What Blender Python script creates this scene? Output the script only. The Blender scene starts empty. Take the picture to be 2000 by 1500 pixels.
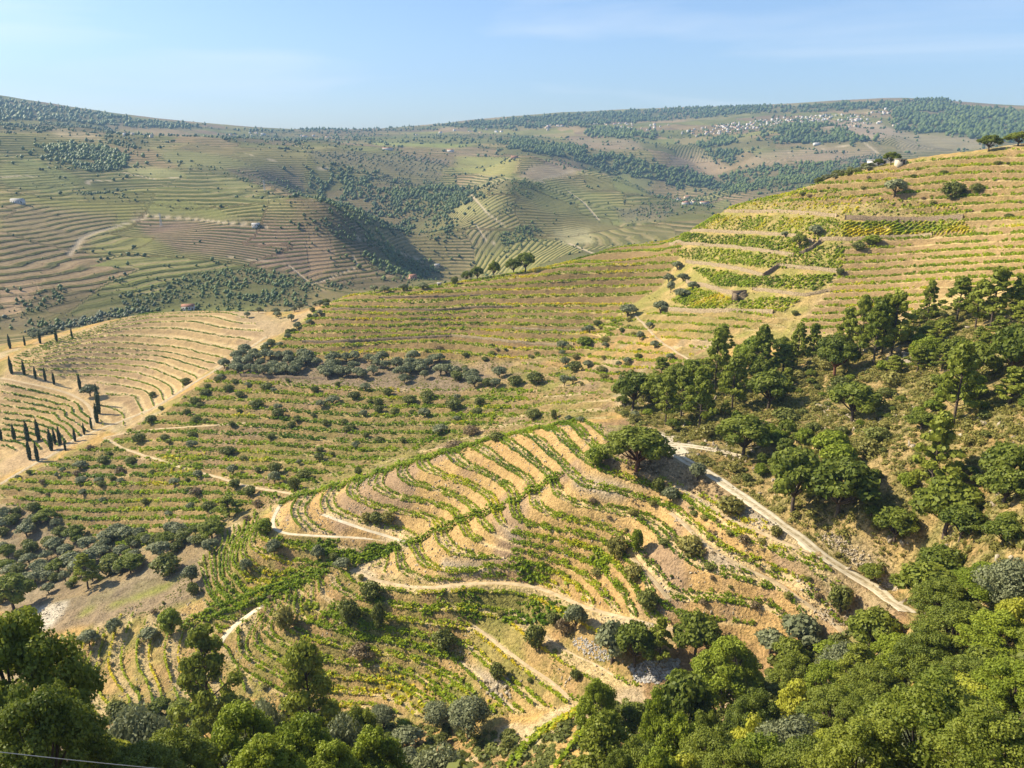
import bpy, math, random
import numpy as np

# ---------------------------------------------------------------- camera, sky, sun, exposure
scene = bpy.context.scene
col = scene.collection
cam_data = bpy.data.cameras.new('camera')
cam_data.sensor_width = 36.0
cam_data.lens = 36.0 * 1511.0 / 2000.0
cam_data.clip_start = 0.5
cam_data.clip_end = 60000.0
cam = bpy.data.objects.new('camera', cam_data)
col.objects.link(cam)
cam.location = (0, 0, 0)
cam.rotation_euler = (math.radians(90) - math.atan((750.0 - 290.0) / 1511.0), 0, 0)
scene.camera = cam

SUN_AZ = math.radians(-76.0)      # to the left of the view, a little ahead
SUN_EL = math.radians(38.0)
SUN_POWER, SKY_POWER, EXPOSURE = 5.0, 0.105, 0.76
HAZE = 0.000092

world = bpy.data.worlds.new('World')
scene.world = world
world.use_nodes = True
wn, wl = world.node_tree.nodes, world.node_tree.links
wn.clear()
sky = wn.new('ShaderNodeTexSky')
sky.sky_type = 'NISHITA'
sky.sun_disc = False
sky.sun_elevation = SUN_EL
sky.sun_rotation = SUN_AZ
sky.altitude = 300
sky.air_density = 1.0
sky.dust_density = 1.1
sky.ozone_density = 2.5
# thin high cloud, laid out over the whole dome
tc = wn.new('ShaderNodeTexCoord')
mp = wn.new('ShaderNodeMapping'); mp.inputs['Scale'].default_value = (1.0, 1.6, 9.0); mp.inputs['Location'].default_value = (0.55, 0.3, 0.2)
nz = wn.new('ShaderNodeTexNoise'); nz.inputs['Scale'].default_value = 1.5; nz.inputs['Detail'].default_value = 5; nz.inputs['Roughness'].default_value = 0.5
nz.inputs['Distortion'].default_value = 0.6
rp = wn.new('ShaderNodeMapRange'); rp.inputs['From Min'].default_value = 0.52; rp.inputs['From Max'].default_value = 0.80; rp.inputs['To Max'].default_value = 0.45
mx = wn.new('ShaderNodeMix'); mx.data_type = 'RGBA'
mx.inputs['B'].default_value = (7.6, 7.4, 7.2, 1)
bg = wn.new('ShaderNodeBackground'); bg.inputs['Strength'].default_value = SKY_POWER
wo = wn.new('ShaderNodeOutputWorld')
wl.new(tc.outputs['Generated'], mp.inputs['Vector']); wl.new(mp.outputs['Vector'], nz.inputs['Vector'])
wl.new(nz.outputs['Fac'], rp.inputs['Value']); wl.new(rp.outputs['Result'], mx.inputs['Factor'])
hue = wn.new('ShaderNodeMix'); hue.data_type = 'RGBA'; hue.blend_type = 'MULTIPLY'; hue.inputs['Factor'].default_value = 1.0; hue.inputs['B'].default_value = (0.88, 0.94, 1.07, 1)
wl.new(sky.outputs['Color'], hue.inputs['A']); wl.new(hue.outputs['Result'], mx.inputs['A']); wl.new(mx.outputs['Result'], bg.inputs['Color']); wl.new(bg.outputs['Background'], wo.inputs['Surface'])

sun_data = bpy.data.lights.new('sun', 'SUN')
sun_data.energy = SUN_POWER
sun_data.angle = math.radians(0.5)
sun_data.color = (1.0, 0.90, 0.71)
sun = bpy.data.objects.new('sun', sun_data)
col.objects.link(sun)
SUN_DIR = np.array([math.sin(SUN_AZ) * math.cos(SUN_EL), math.cos(SUN_AZ) * math.cos(SUN_EL), math.sin(SUN_EL)])
sun.rotation_euler = (math.pi / 2 - SUN_EL, 0, math.pi - SUN_AZ)
sun.location = (-300, 100, 300)

scene.view_settings.view_transform = 'Standard'
scene.view_settings.look = 'None'
scene.view_settings.exposure = EXPOSURE
scene.view_settings.gamma = 1.0
scene.view_settings.use_curve_mapping = False
scene.cycles.max_bounces = 6
scene.cycles.diffuse_bounces = 3
scene.cycles.glossy_bounces = 1
scene.cycles.transmission_bounces = 4
scene.cycles.volume_bounces = 0
scene.cycles.transparent_max_bounces = 6
scene.cycles.use_denoising = True

# ---------------------------------------------------------------- terrain model (heights in metres, eye level = 0)
FPX, CU, CV = 1511.0, 1000.0, 750.0
PITCH = math.atan((750.0 - 290.0) / FPX)
CP, SP = math.cos(PITCH), math.sin(PITCH)

def ray(u, v):
    """azimuth, slope (dz per metre of ground range) of the sight line through a spot of the view"""
    u = np.asarray(u, float); v = np.asarray(v, float)
    x = (u - CU) / FPX; w = (CV - v) / FPX
    y = CP + w * SP; z = -SP + w * CP
    return np.arctan2(x, y), z / np.hypot(x, y)

def project(x, y, z):
    d = y * CP - z * SP
    w = y * SP + z * CP
    d = np.where(d > 1e-3, d, 1e-3)
    return CU + FPX * x / d, CV - FPX * w / d

PTS = []                                   # (azimuth, ln range, slope)
def ptR(u, v, R):
    a, e = ray(u, v); PTS.append((float(a), math.log(R), float(e)))
def ptZ(u, v, z):
    a, e = ray(u, v); PTS.append((float(a), math.log(z / float(e)), float(e)))
def line(z0, z1, pts):
    n = len(pts)
    for i, (u, v) in enumerate(pts):
        ptZ(u, v, z0 + (z1 - z0) * i / max(1, n - 1))

# terraces of the central spur: (level, line)
SPUR = [
 (-1, [(650, 948), (628, 975), (620, 1000), (650, 1016), (700, 1030), (750, 1046), (785, 1058)]),
 (0, [(692, 943), (672, 966), (700, 982), (730, 994), (760, 1001), (800, 1006), (830, 1015), (856, 1028)]),
 (1, [(732, 930), (710, 950), (740, 972), (780, 982), (820, 988), (866, 998), (886, 1018)]),
 (2, [(782, 918), (768, 938), (796, 946), (830, 958), (860, 968), (892, 978), (912, 992), (922, 1006)]),
 (3, [(812, 908), (810, 924), (840, 934), (876, 942), (900, 950), (924, 960), (940, 976), (956, 994)]),
 (4, [(876, 895), (872, 906), (900, 918), (930, 924), (956, 936), (976, 952), (992, 976)]),
 (5, [(932, 884), (960, 902), (980, 914), (1000, 928), (1020, 946), (1030, 960)]),
 (6, [(988, 872), (1016, 892), (1040, 910), (1056, 928), (1068, 942)]),
 (7, [(1036, 860), (1060, 888), (1080, 906), (1100, 926)]),
 (8, [(1080, 848), (1106, 876), (1124, 892), (1140, 908)]),
 (9, [(1115, 836), (1140, 868), (1165, 885)]),
 (-3, [(745, 1085), (735, 1110), (740, 1132)]),
 (-2, [(775, 1080), (768, 1105), (790, 1128), (830, 1140)]),
 (-1, [(798, 1072), (802, 1092), (820, 1108), (850, 1120), (890, 1132), (915, 1135)]),
 (0, [(850, 1052), (862, 1076), (890, 1088), (950, 1094), (1010, 1098), (1060, 1112), (1100, 1134), (1135, 1165)]),
 (1, [(896, 1030), (908, 1056), (940, 1068), (970, 1076), (1030, 1084), (1080, 1100), (1112, 1114), (1140, 1136), (1170, 1168)]),
 (2, [(930, 1016), (945, 1034), (962, 1048), (986, 1064), (1030, 1068), (1080, 1078), (1130, 1096), (1160, 1116), (1200, 1150)]),
 (3, [(958, 1006), (964, 1022), (980, 1038), (1016, 1050), (1050, 1054), (1086, 1058), (1130, 1068), (1180, 1088), (1205, 1108), (1240, 1150)]),
 (4, [(994, 988), (998, 1012), (1012, 1026), (1040, 1038), (1070, 1044), (1100, 1046), (1150, 1052), (1190, 1070), (1220, 1098), (1255, 1140)]),
 (5, [(1034, 970), (1038, 988), (1060, 1008), (1090, 1022), (1120, 1030), (1148, 1036), (1180, 1048), (1210, 1064), (1236, 1088), (1260, 1114), (1280, 1140), (1304, 1168)]),
 (6, [(1074, 946), (1078, 970), (1100, 986), (1130, 996), (1170, 1004), (1208, 1012), (1250, 1024), (1270, 1036), (1300, 1062), (1324, 1086), (1350, 1108), (1390, 1126), (1440, 1140), (1490, 1152), (1536, 1164)]),
 (7, [(1104, 932), (1116, 950), (1150, 958), (1180, 964), (1230, 974), (1280, 988), (1310, 1002), (1340, 1026), (1380, 1066), (1420, 1090), (1470, 1112), (1510, 1126), (1560, 1152)]),
 (8, [(1150, 915), (1200, 938), (1250, 955), (1310, 968), (1350, 986), (1385, 1012), (1430, 1050), (1480, 1072), (1530, 1090), (1580, 1120)]),
 (9, [(1200, 905), (1260, 925), (1316, 948), (1350, 962), (1380, 986), (1410, 1006), (1460, 1028), (1500, 1044), (1540, 1066), (1580, 1078)]),
]
ZB, DZ = -94.5, 2.5
for k, pl in SPUR:
    z0 = ZB + DZ * k
    for i, (u, v) in enumerate(pl):
        f = max(0.0, (u - 1050) / 250.0)
        # the lines below the sixth fall a little to the right, towards the track that climbs to meet them
        z = z0 - (0.8 * min(f, 1.0) if k >= 2 else -2.2 * min(f, 1.0))
        ptZ(u, v, z)
# tracks and lower terraces
line(-96.6, -96.6, [(526, 1040), (580, 1045), (640, 1048), (720, 1050), (790, 1062)])
line(-100.5, -92.5, [(690, 1112), (730, 1134), (800, 1147), (850, 1148), (910, 1140), (980, 1138), (1040, 1143), (1090, 1162), (1130, 1182), (1200, 1203), (1260, 1215), (1330, 1232)])
line(-101, -98.0, [(1000, 1190), (1060, 1240), (1110, 1275), (1170, 1300), (1215, 1330)])
LOW = [
 (-4, -104.5, -102.5, [(628, 1124), (624, 1150), (640, 1172), (700, 1192), (760, 1206), (820, 1215), (924, 1222), (950, 1240), (980, 1266), (1006, 1282), (1040, 1308), (1080, 1334), (1110, 1362)]),
 (-5.5, -108.5, -107, [(600, 1144), (574, 1174), (590, 1204), (640, 1222), (718, 1246), (780, 1256), (830, 1268), (900, 1292), (936, 1330), (976, 1362), (1004, 1386)]),
 (-7, -112, -111, [(556, 1164), (522, 1208), (520, 1236), (556, 1262), (640, 1292), (700, 1300), (755, 1304), (818, 1328), (880, 1370)]),
 (-8.5, -116, -115, [(512, 1184), (476, 1212), (464, 1250), (470, 1276), (500, 1300), (560, 1330)]),
 (-3, -102.3, -101.8, [(508, 1016), (488, 1048), (488, 1078), (520, 1096), (580, 1106), (622, 1120)]),
 (-4.2, -105.5, -105, [(480, 1036), (456, 1078), (452, 1108), (466, 1124), (494, 1138), (530, 1146)]),
 (-5.4, -108.5, -108.5, [(446, 1052), (438, 1096), (450, 1138), (474, 1172)]),
 (-6.6, -111.5, -111.5, [(404, 1090), (406, 1122), (420, 1150), (446, 1180)]),
]
for k, z0, z1, pl in LOW:
    line(z0, z1, pl)
for u, v, z in [(360, 1130, -112.5), (280, 1150, -116), (200, 1170, -119), (120, 1200, -122), (60, 1200, -124), (330, 1200, -115), (250, 1220, -118),
                (350, 1250, -118), (210, 1290, -123), (260, 1320, -121), (170, 1340, -125), (300, 1370, -121), (420, 1340, -119.5), (560, 1390, -119), (200, 1420, -122),
                (700, 1370, -115.5), (850, 1430, -112), (940, 1430, -110), (1000, 1460, -105), (1100, 1430, -100), (1150, 1400, -98.5), (1100, 1490, -97), (700, 1450, -110),
                # left valley floor
                (50, 1000, -128), (0, 1050, -131), (100, 1080, -130), (300, 1050, -119.5), (220, 1110, -123), (20, 1150, -130), (150, 1020, -124.5), (380, 1040, -112.5), (430, 1010, -108.5),
                # middle slope
                (700, 925, -100.5), (620, 940, -103), (850, 872, -96.5), (950, 838, -93), (1030, 800, -90.5), (1050, 765, -89.5), (540, 962, -104.5), (480, 960, -106.5),
                (400, 950, -109.5), (200, 950, -118), (60, 960, -125), (400, 830, -109.5), (550, 850, -106.5), (250, 880, -117.5), (700, 830, -102.5), (850, 800, -97.5), (950, 760, -93),
                (550, 760, -101.5), (700, 760, -99), (850, 730, -97), (400, 740, -105), (330, 790, -110.5), (1000, 700, -92), (600, 710, -101.5), (750, 700, -98.5), (470, 700, -104),
                (880, 860, -94.5), (980, 820, -91), (1100, 800, -84), (1040, 840, -85.5), (900, 878, -92.5), (800, 895, -96.5), (720, 915, -99),
                (1150, 780, -80), (1180, 815, -77), (1100, 740, -86), (1200, 740, -80), (1150, 690, -84)]:
    ptZ(u, v, z)
# bright left field
BRIGHT = [
 (0, [(100, 668), (180, 645), (230, 628), (290, 617), (370, 613), (455, 612), (470, 622)]),
 (3, [(60, 690), (110, 668), (175, 654), (250, 645), (350, 645), (430, 660), (490, 668)]),
 (5, [(60, 704), (110, 686), (157, 674), (245, 673), (350, 684), (420, 701), (450, 705)]),
 (7, [(0, 701), (50, 696), (105, 688), (175, 690), (250, 693), (315, 696), (378, 715), (409, 726)]),
 (9, [(31, 715), (100, 713), (175, 712), (280, 719), (336, 740), (364, 757), (352, 768)]),
 (11, [(94, 736), (150, 735), (210, 736), (280, 750), (322, 768), (317, 784)]),
 (12, [(196, 756), (245, 755), (301, 775), (297, 793)]),
 (13, [(212, 775), (262, 773), (287, 788), (276, 808)]),
 (14, [(206, 800), (240, 806), (246, 822), (236, 836)]),
]
for k, pl in BRIGHT:
    line(-96 - 1.55 * k, -96 - 1.55 * k, pl)
LEFTF = [
 (0, [(0, 738), (70, 752), (140, 770), (175, 790), (184, 812)]),
 (2, [(0, 768), (60, 782), (100, 792), (135, 812)]),
 (3.5, [(0, 785), (60, 795), (119, 803), (146, 818), (141, 832)]),
 (5.5, [(0, 815), (45, 820), (90, 828), (130, 842), (136, 866)]),
]
for k, pl in LEFTF:
    line(-113.5 - 1.55 * k, -113.5 - 1.55 * k, pl)
for u, v, z in [(510, 655, -98), (270, 818, -115.5), (200, 850, -118), (100, 895, -122), (0, 940, -126), (0, 880, -124.5), (60, 865, -122.5), (0, 660, -108), (0, 720, -111.5)]:
    ptZ(u, v, z)
# upper vineyard below the skyline of the near hill
UPPER = [
 (0, -80, -73, [(700, 579), (800, 578), (900, 572), (1000, 568), (1100, 566), (1200, 563), (1290, 560)]),
 (1, -84, -76, [(640, 600), (725, 601), (825, 604), (930, 595), (1070, 597), (1210, 597)]),
 (2, -87, -78, [(625, 618), (720, 619), (820, 621), (930, 616), (1070, 617), (1200, 617)]),
 (3, -91, -81, [(600, 641), (700, 640), (800, 641), (900, 636), (1030, 640), (1150, 642)]),
 (4, -94.5, -84, [(560, 664), (650, 664), (772, 657), (895, 653), (1000, 666), (1120, 668)]),
 (5, -98, -90, [(530, 690), (650, 688), (760, 682), (880, 684), (960, 690)]),
 (-1, -76, -69.5, [(890, 556), (1000, 550), (1100, 543), (1200, 538), (1290, 536)]),
 (-2, -71, -66.5, [(1010, 530), (1100, 521), (1200, 517), (1300, 512)]),
 (-3, -65, -62, [(1110, 502), (1200, 494), (1300, 489)]),
 (-4, -58.5, -56, [(1190, 474), (1270, 467), (1340, 465)]),
]
for k, z0, z1, pl in UPPER:
    line(z0, z1, pl)
# right-hand slope
for u, v, z in [(1640, 428, -29), (1500, 420, -33), (1860, 430, -27), (1400, 418, -37), (1900, 350, -12), (1800, 370, -17), (1700, 370, -18), (1550, 385, -25), (1980, 420, -23),
                (1550, 490, -43), (1400, 480, -48), (1300, 450, -47), (1480, 530, -51), (1380, 510, -56), (1620, 540, -48), (1420, 570, -60), (1550, 600, -57), (1330, 560, -66),
                (1650, 640, -58), (1450, 630, -63), (1300, 625, -71), (1250, 610, -74.5), (1250, 660, -75.5), (1340, 700, -72), (1220, 700, -79), (1260, 750, -76),
                (1800, 465, -35), (1800, 530, -43), (1790, 600, -49), (1950, 470, -29), (1950, 540, -36), (2000, 500, -30),
                (1900, 620, -44), (2000, 620, -40), (1760, 680, -53), (2000, 700, -42.5), (1900, 750, -49), (2000, 830, -46), (1700, 730, -58), (1550, 720, -64),
                (1400, 760, -70), (1600, 800, -64), (1800, 850, -54), (1300, 800, -74), (1450, 850, -69), (1290, 868, -71), (1240, 850, -73), (1345, 872, -71), (1400, 930, -72),
                (1500, 985, -73), (1600, 1065, -74), (1700, 1140, -76), (1770, 1190, -77.5), (1550, 930, -66.5), (1700, 950, -60), (1650, 1040, -70), (1850, 1000, -55.5), (2000, 980, -51),
                (1800, 1120, -66), (1950, 1150, -56), (1900, 1250, -62), (2000, 1300, -54), (1700, 1210, -80), (1650, 1250, -83.5), (1550, 1250, -87), (1430, 1270, -91), (1500, 1200, -86.5),
                (1300, 1320, -95.5), (1400, 1370, -94), (1250, 1400, -96.5), (1550, 1330, -87), (1700, 1300, -78), (1800, 1350, -67), (1400, 1450, -86), (1600, 1430, -72), (1800, 1480, -55),
                (1250, 1470, -91), (2000, 1450, -46)]:
    ptZ(u, v, z)
# skyline of the near hill, and the ground that falls away behind it
for u, v, R in [(2000, 284, 400), (1850, 302, 408), (1720, 322, 415), (1600, 348, 425), (1480, 386, 435), (1400, 405, 442), (1300, 441, 446), (1200, 466, 448), (1100, 497, 446),
                (1000, 527, 444), (900, 548, 443), (800, 566, 445), (700, 572, 447), (640, 590, 452)]:
    ptR(u, v, R); ptR(u, v + 22, R * 1.12); ptR(u, v + 70, R * 1.3)
for u, v, R in [(600, 604, 462), (560, 612, 478), (500, 606, 505), (455, 608, 515), (370, 608, 520), (290, 611, 515), (230, 622, 508), (180, 636, 497), (100, 655, 485), (0, 672, 475)]:
    ptR(u, v, R); ptR(u, v + 12, R * 1.13)
for u, v, R in [(560, 650, 426), (1400, 470, 640), (1100, 540, 620)]:
    ptR(u, v, R)
# across the valley
FAR = [(0, 655, 640), (150, 640, 650), (300, 628, 660), (430, 610, 690), (560, 590, 700), (650, 575, 740), (800, 560, 800), (900, 520, 950), (1000, 520, 900), (1080, 500, 950), (1200, 475, 1000),
       (0, 560, 780), (0, 450, 960), (0, 370, 1200), (0, 300, 1550), (0, 255, 2000), (100, 500, 860), (150, 400, 1130), (150, 330, 1450), (100, 270, 1850), (200, 590, 745), (200, 540, 800),
       (300, 560, 790), (330, 470, 950), (300, 400, 1150), (400, 350, 1450), (300, 300, 1750), (380, 270, 2100), (500, 290, 1950), (450, 520, 860), (480, 440, 1020), (600, 500, 920), (620, 440, 1080),
       (560, 380, 1300), (520, 330, 1600), (600, 290, 2000), (650, 360, 1500), (700, 310, 1900), (700, 530, 860), (700, 480, 1000), (750, 430, 1180), (700, 400, 1300), (850, 470, 1150), (800, 400, 1420),
       (850, 350, 1750), (900, 430, 1300), (900, 320, 2050), (700, 275, 2500), (900, 285, 2450), (1000, 320, 1950), (950, 390, 1480), (1000, 440, 1250), (930, 480, 1080), (1050, 330, 1850), (1050, 400, 1420),
       (1130, 350, 1750), (1150, 430, 1280), (1200, 400, 1480), (1250, 440, 1220), (1250, 360, 1850), (1330, 400, 1600), (1400, 370, 1800), (1100, 290, 2400), (1200, 300, 2350), (1300, 335, 2250),
       (1350, 300, 2450), (1420, 335, 2150), (1400, 280, 2750), (1250, 262, 3000), (1450, 252, 3100), (1350, 250, 3100), (1550, 240, 3200), (1650, 232, 3300), (1700, 220, 3500), (1500, 300, 2450),
       (1600, 300, 2400), (1560, 330, 2150), (1650, 350, 2000), (1600, 270, 2750), (1720, 300, 2400), (1750, 270, 2800), (1850, 290, 2500), (1900, 250, 3100), (1500, 360, 1900), (1600, 262, 2900),
       # behind the middle ridge: the wooded ridges on the horizon
       (0, 235, 2500), (200, 262, 2600), (380, 275, 2650), (0, 215, 3400), (200, 240, 3400), (1000, 260, 3300), (800, 268, 3200), (600, 275, 3000), (1100, 245, 3500), (1300, 238, 3900)]
for u, v, R in FAR:
    ptR(u, v, R)
SKYLINE = [(-60, 178), (0, 186), (60, 197), (120, 208), (200, 221), (280, 234), (380, 240), (450, 246), (560, 251), (650, 254), (720, 251), (800, 248), (860, 241), (920, 232), (1000, 228), (1080, 219), (1150, 217), (1250, 212),
           (1350, 208), (1450, 205), (1550, 203), (1640, 196), (1720, 191), (1800, 190), (1870, 197), (1940, 206), (2000, 212), (2080, 216)]
for u, v in SKYLINE:
    R = 4600 + 300 * math.sin(u / 160.0)
    ptR(u, v, R); ptR(u, v + 8, R * 1.15); ptR(u, v + 16, R * 1.4); ptR(u, v + 22, R * 1.7)
# the slope the photographer stands on
for u, v, R in [(0, 1600, 60), (500, 1600, 60), (1000, 1600, 62), (1500, 1590, 62), (2000, 1550, 52), (0, 1560, 105), (400, 1560, 112), (800, 1540, 112), (1000, 1560, 98), (1300, 1560, 95), (1700, 1600, 62)]:
    ptR(u, v, R)
for a in (-0.87, -0.6, -0.3, 0.0, 0.3, 0.6, 0.87):
    PTS.append((a, math.log(6), -1.6)); PTS.append((a, math.log(14), -1.25)); PTS.append((a, math.log(30), -.98))

def tps_fit(P, f, lam=1e-4):
    P = np.array(P); f = np.array(f); n = len(P)
    d2 = ((P[:, None, :] - P[None, :, :]) ** 2).sum(2)
    K = 0.5 * d2 * np.log(d2 + 1e-12) + lam * np.eye(n)
    Q = np.hstack([np.ones((n, 1)), P])
    A = np.block([[K, Q], [Q.T, np.zeros((3, 3))]])
    return P, np.linalg.solve(A, np.concatenate([f, np.zeros(3)]))

def tps_eval(fit, X, Y):
    P, w = fit; n = len(P)
    x = X.ravel(); y = Y.ravel(); out = np.empty(x.size)
    for s in range(0, x.size, 20000):
        a = x[s:s + 20000, None] - P[None, :, 0]; b = y[s:s + 20000, None] - P[None, :, 1]
        d2 = (a * a + b * b).astype(np.float32) + np.float32(1e-12)
        out[s:s + 20000] = (0.5 * d2 * np.log(d2)) @ w[:n] + w[n] + w[n + 1] * x[s:s + 20000] + w[n + 2] * y[s:s + 20000]
    return out.reshape(X.shape)

class PolarField:
    """values on a regular (azimuth, ln range) grid, with bilinear lookup"""
    def __init__(self, A, L, F):
        self.A, self.L, self.F = A, L, F
    def al(self, a, l):
        A, L, F = self.A, self.L, self.F
        i = np.clip((a - A[0]) / (A[1] - A[0]), 0, len(A) - 1.001); j = np.clip((l - L[0]) / (L[1] - L[0]), 0, len(L) - 1.001)
        i0 = i.astype(int); j0 = j.astype(int); fi = i - i0; fj = j - j0
        return (F[i0, j0] * (1 - fi) * (1 - fj) + F[i0 + 1, j0] * fi * (1 - fj) + F[i0, j0 + 1] * (1 - fi) * fj + F[i0 + 1, j0 + 1] * fi * fj)
    def __call__(self, x, y):
        return self.al(np.arctan2(x, y), 0.5 * np.log(x * x + y * y))

LAM = 4e-3
AMAX = math.radians(50)
ca = np.linspace(-AMAX, AMAX, 190); cl = np.linspace(math.log(6), math.log(9000), 560)
_fit = tps_fit([(p[0], p[1]) for p in PTS], [p[2] for p in PTS], LAM)
_E = tps_eval(_fit, *np.meshgrid(ca, cl, indexing='ij'))
BASE = PolarField(ca, cl, _E)               # slope of the sight line that meets the bare hillside
# ---------------------------------------------------------------- noise helpers
def _hash(ix, iy, s):
    h = (ix.astype(np.int64) * 374761393 + iy.astype(np.int64) * 668265263 + s * 974634777) & 0xffffffff
    h = ((h ^ (h >> 13)) * 1274126177) & 0xffffffff
    h = h ^ (h >> 16)
    return (h & 0xffff) / 65535.0
def vnoise(x, y, s=0):
    ix = np.floor(x); iy = np.floor(y); fx = x - ix; fy = y - iy
    fx = fx * fx * (3 - 2 * fx); fy = fy * fy * (3 - 2 * fy)
    a = _hash(ix, iy, s); b = _hash(ix + 1, iy, s); c = _hash(ix, iy + 1, s); d = _hash(ix + 1, iy + 1, s)
    return (a * (1 - fx) + b * fx) * (1 - fy) + (c * (1 - fx) + d * fx) * fy
def fbm(x, y, scale, octs=4, s=0):
    t = 0; amp = 0.5; n = 0; x = x / scale; y = y / scale
    for o in range(octs):
        t = t + amp * vnoise(x, y, s + o * 7); n += amp; amp *= 0.5; x = x * 2.03 + 11.3; y = y * 2.03 - 5.7
    return t / n                                            # 0..1
def sstep(a, b, x):
    t = np.clip((x - a) / (b - a), 0, 1); return t * t * (3 - 2 * t)
def inpoly(px, py, poly):
    inside = np.zeros(px.shape, bool); n = len(poly)
    for i in range(n):
        x0, y0 = poly[i]; x1, y1 = poly[(i + 1) % n]
        if y0 == y1: continue
        c = ((y0 > py) != (y1 > py)) & (px < (x1 - x0) * (py - y0) / (y1 - y0) + x0)
        inside ^= c
    return inside
def resample(P, step):
    P = np.asarray(P, float); seg = np.linalg.norm(np.diff(P, axis=0), axis=1); s = np.concatenate([[0], np.cumsum(seg)])
    n = max(2, int(s[-1] / step) + 1); t = np.linspace(0, s[-1], n)
    return np.stack([np.interp(t, s, P[:, k]) for k in range(P.shape[1])], 1)
def smooth1(P, k=3):
    for _ in range(k):
        Q = P.copy(); Q[1:-1] = 0.25 * P[:-2] + 0.5 * P[1:-1] + 0.25 * P[2:]; P = Q
    return P

# ---------------------------------------------------------------- the ground grid
GA = np.linspace(-AMAX, AMAX, 910)
_ls = []
for r0, r1, d in [(6, 60, .02), (60, 100, .007), (100, 520, .0028), (520, 5400, .0075), (5400, 6500, .04)]:
    _ls.append(np.arange(math.log(r0), math.log(r1) - d * .5, d))
GL = np.concatenate(_ls + [[math.log(6500)]])
class Fine:
    def __init__(self, F): self.F = F
    def al(self, a, l):
        i = np.clip((a - GA[0]) / (GA[1] - GA[0]), 0, len(GA) - 1.001)
        j = np.clip(np.interp(l, GL, np.arange(len(GL))), 0, len(GL) - 1.001)
        i0 = i.astype(int); j0 = j.astype(int); fi = i - i0; fj = j - j0; F = self.F
        return (F[i0, j0] * (1 - fi) * (1 - fj) + F[i0 + 1, j0] * fi * (1 - fj) + F[i0, j0 + 1] * (1 - fi) * fj + F[i0 + 1, j0 + 1] * fi * fj)
    def __call__(self, x, y):
        return self.al(np.arctan2(x, y), 0.5 * np.log(x * x + y * y))
gA, gL = np.meshgrid(GA, GL, indexing='ij')
gR = np.exp(gL); gX = gR * np.sin(gA); gY = gR * np.cos(gA)
gZ = BASE.al(gA, gL) * gR

def cast(u, v, F=None, lmin=math.log(45), lmax=math.log(6300), n=1500):
    """first meeting of sight lines with the ground -> azimuth, ln range"""
    a, e = ray(u, v); a = np.atleast_1d(a); e = np.atleast_1d(e)
    F = F or HF
    res = np.full(a.shape, np.nan); prev = None; pl = lmin
    for l in np.linspace(lmin, lmax, n):
        g = F.al(a, np.full(a.shape, l)) / math.exp(l) - e
        if prev is not None:
            m = np.isnan(res) & (g >= 0) & (prev < 0)
            res[m] = pl + (l - pl) * (-prev[m]) / (g[m] - prev[m])
        else:
            m = g >= 0; res[m] = l
        prev, pl = g, l
    return a, res

# broad relief of the far hills
_f = sstep(math.log(560), math.log(900), gL)
_rid = 1 - np.abs(2 * fbm(gX + 0.25 * gY, gY * 0.8, 420, 4, 31) - 1)
_bil = np.abs(2 * fbm(gX, gY, 260, 3, 91) - 1)
gZ += _f * (26 * (_rid - 0.75) - 10 * (0.5 - _bil)) * np.clip(gR / 1500, 0.35, 1.0) * (1 - 0.75 * sstep(math.log(3600), math.log(4400), gL))
HF = Fine(gZ)
def far_line(pts, F=None):
    a, l = cast([p[0] for p in pts], [p[1] for p in pts], F, math.log(560))
    ok = ~np.isnan(l); a = a[ok]; l = l[ok]
    return np.stack([np.exp(l) * np.sin(a), np.exp(l) * np.cos(a)], 1)
def dist_line(P, X, Y, mask):
    """ground distance from the points of mask to the polyline P, and the parameter along it"""
    x = X[mask]; y = Y[mask]; best = np.full(x.shape, 1e9); par = np.zeros(x.shape)
    for i in range(len(P) - 1):
        ax, ay = P[i]; bx, by = P[i + 1]; dx, dy = bx - ax, by - ay; L2 = dx * dx + dy * dy + 1e-9
        t = np.clip(((x - ax) * dx + (y - ay) * dy) / L2, 0, 1)
        d = np.hypot(x - ax - t * dx, y - ay - t * dy); m = d < best
        best[m] = d[m]; par[m] = i + t[m]
    return best, par
for pts, depth, width in [
        ([(600, 335), (690, 365), (780, 405), (850, 450), (890, 500)], -56, 95), ([(560, 470), (640, 500), (700, 535)], -14, 60),
        ([(300, 385), (420, 415), (560, 450), (640, 490)], 26, 80), ([(620, 430), (700, 450), (780, 485), (850, 520)], 24, 60),
        ([(1020, 335), (1000, 390), (950, 440), (910, 490)], 36, 80), ([(1180, 320), (1290, 345), (1380, 372)], -46, 110),
        ([(60, 290), (200, 320), (300, 380)], -16, 90), ([(1440, 340), (1400, 320), (1360, 300)], -44, 110),
        ([(1480, 285), (1540, 262), (1640, 262), (1720, 288)], 24, 130), ([(1300, 318), (1340, 308), (1380, 325)], 22, 100),
        ([(1060, 470), (1150, 440), (1230, 420)], -8, 60), ([(150, 480), (260, 440), (360, 420)], -10, 60)]:
    P = far_line(pts); m = (gR > 560) & (gX > P[:, 0].min() - 3 * width) & (gX < P[:, 0].max() + 3 * width) & (gY > P[:, 1].min() - 3 * width) & (gY < P[:, 1].max() + 3 * width)
    d, _ = dist_line(P, gX, gY, m); gZ[m] += depth * np.exp(-(d / width) ** 2)
# small ridges of the woods on the skyline stay soft; near ground gets rills and lumps
_n = 1 - sstep(math.log(430), math.log(560), gL)
gZ += _n * sstep(math.log(60), math.log(100), gL) * ((fbm(gX, gY, 14, 3, 5) - 0.5) * 1.3 + (fbm(gX, gY, 3.0, 3, 6) - 0.5) * 0.9)

HF = Fine(gZ)
gU, gV = project(gX, gY, gZ)

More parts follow.
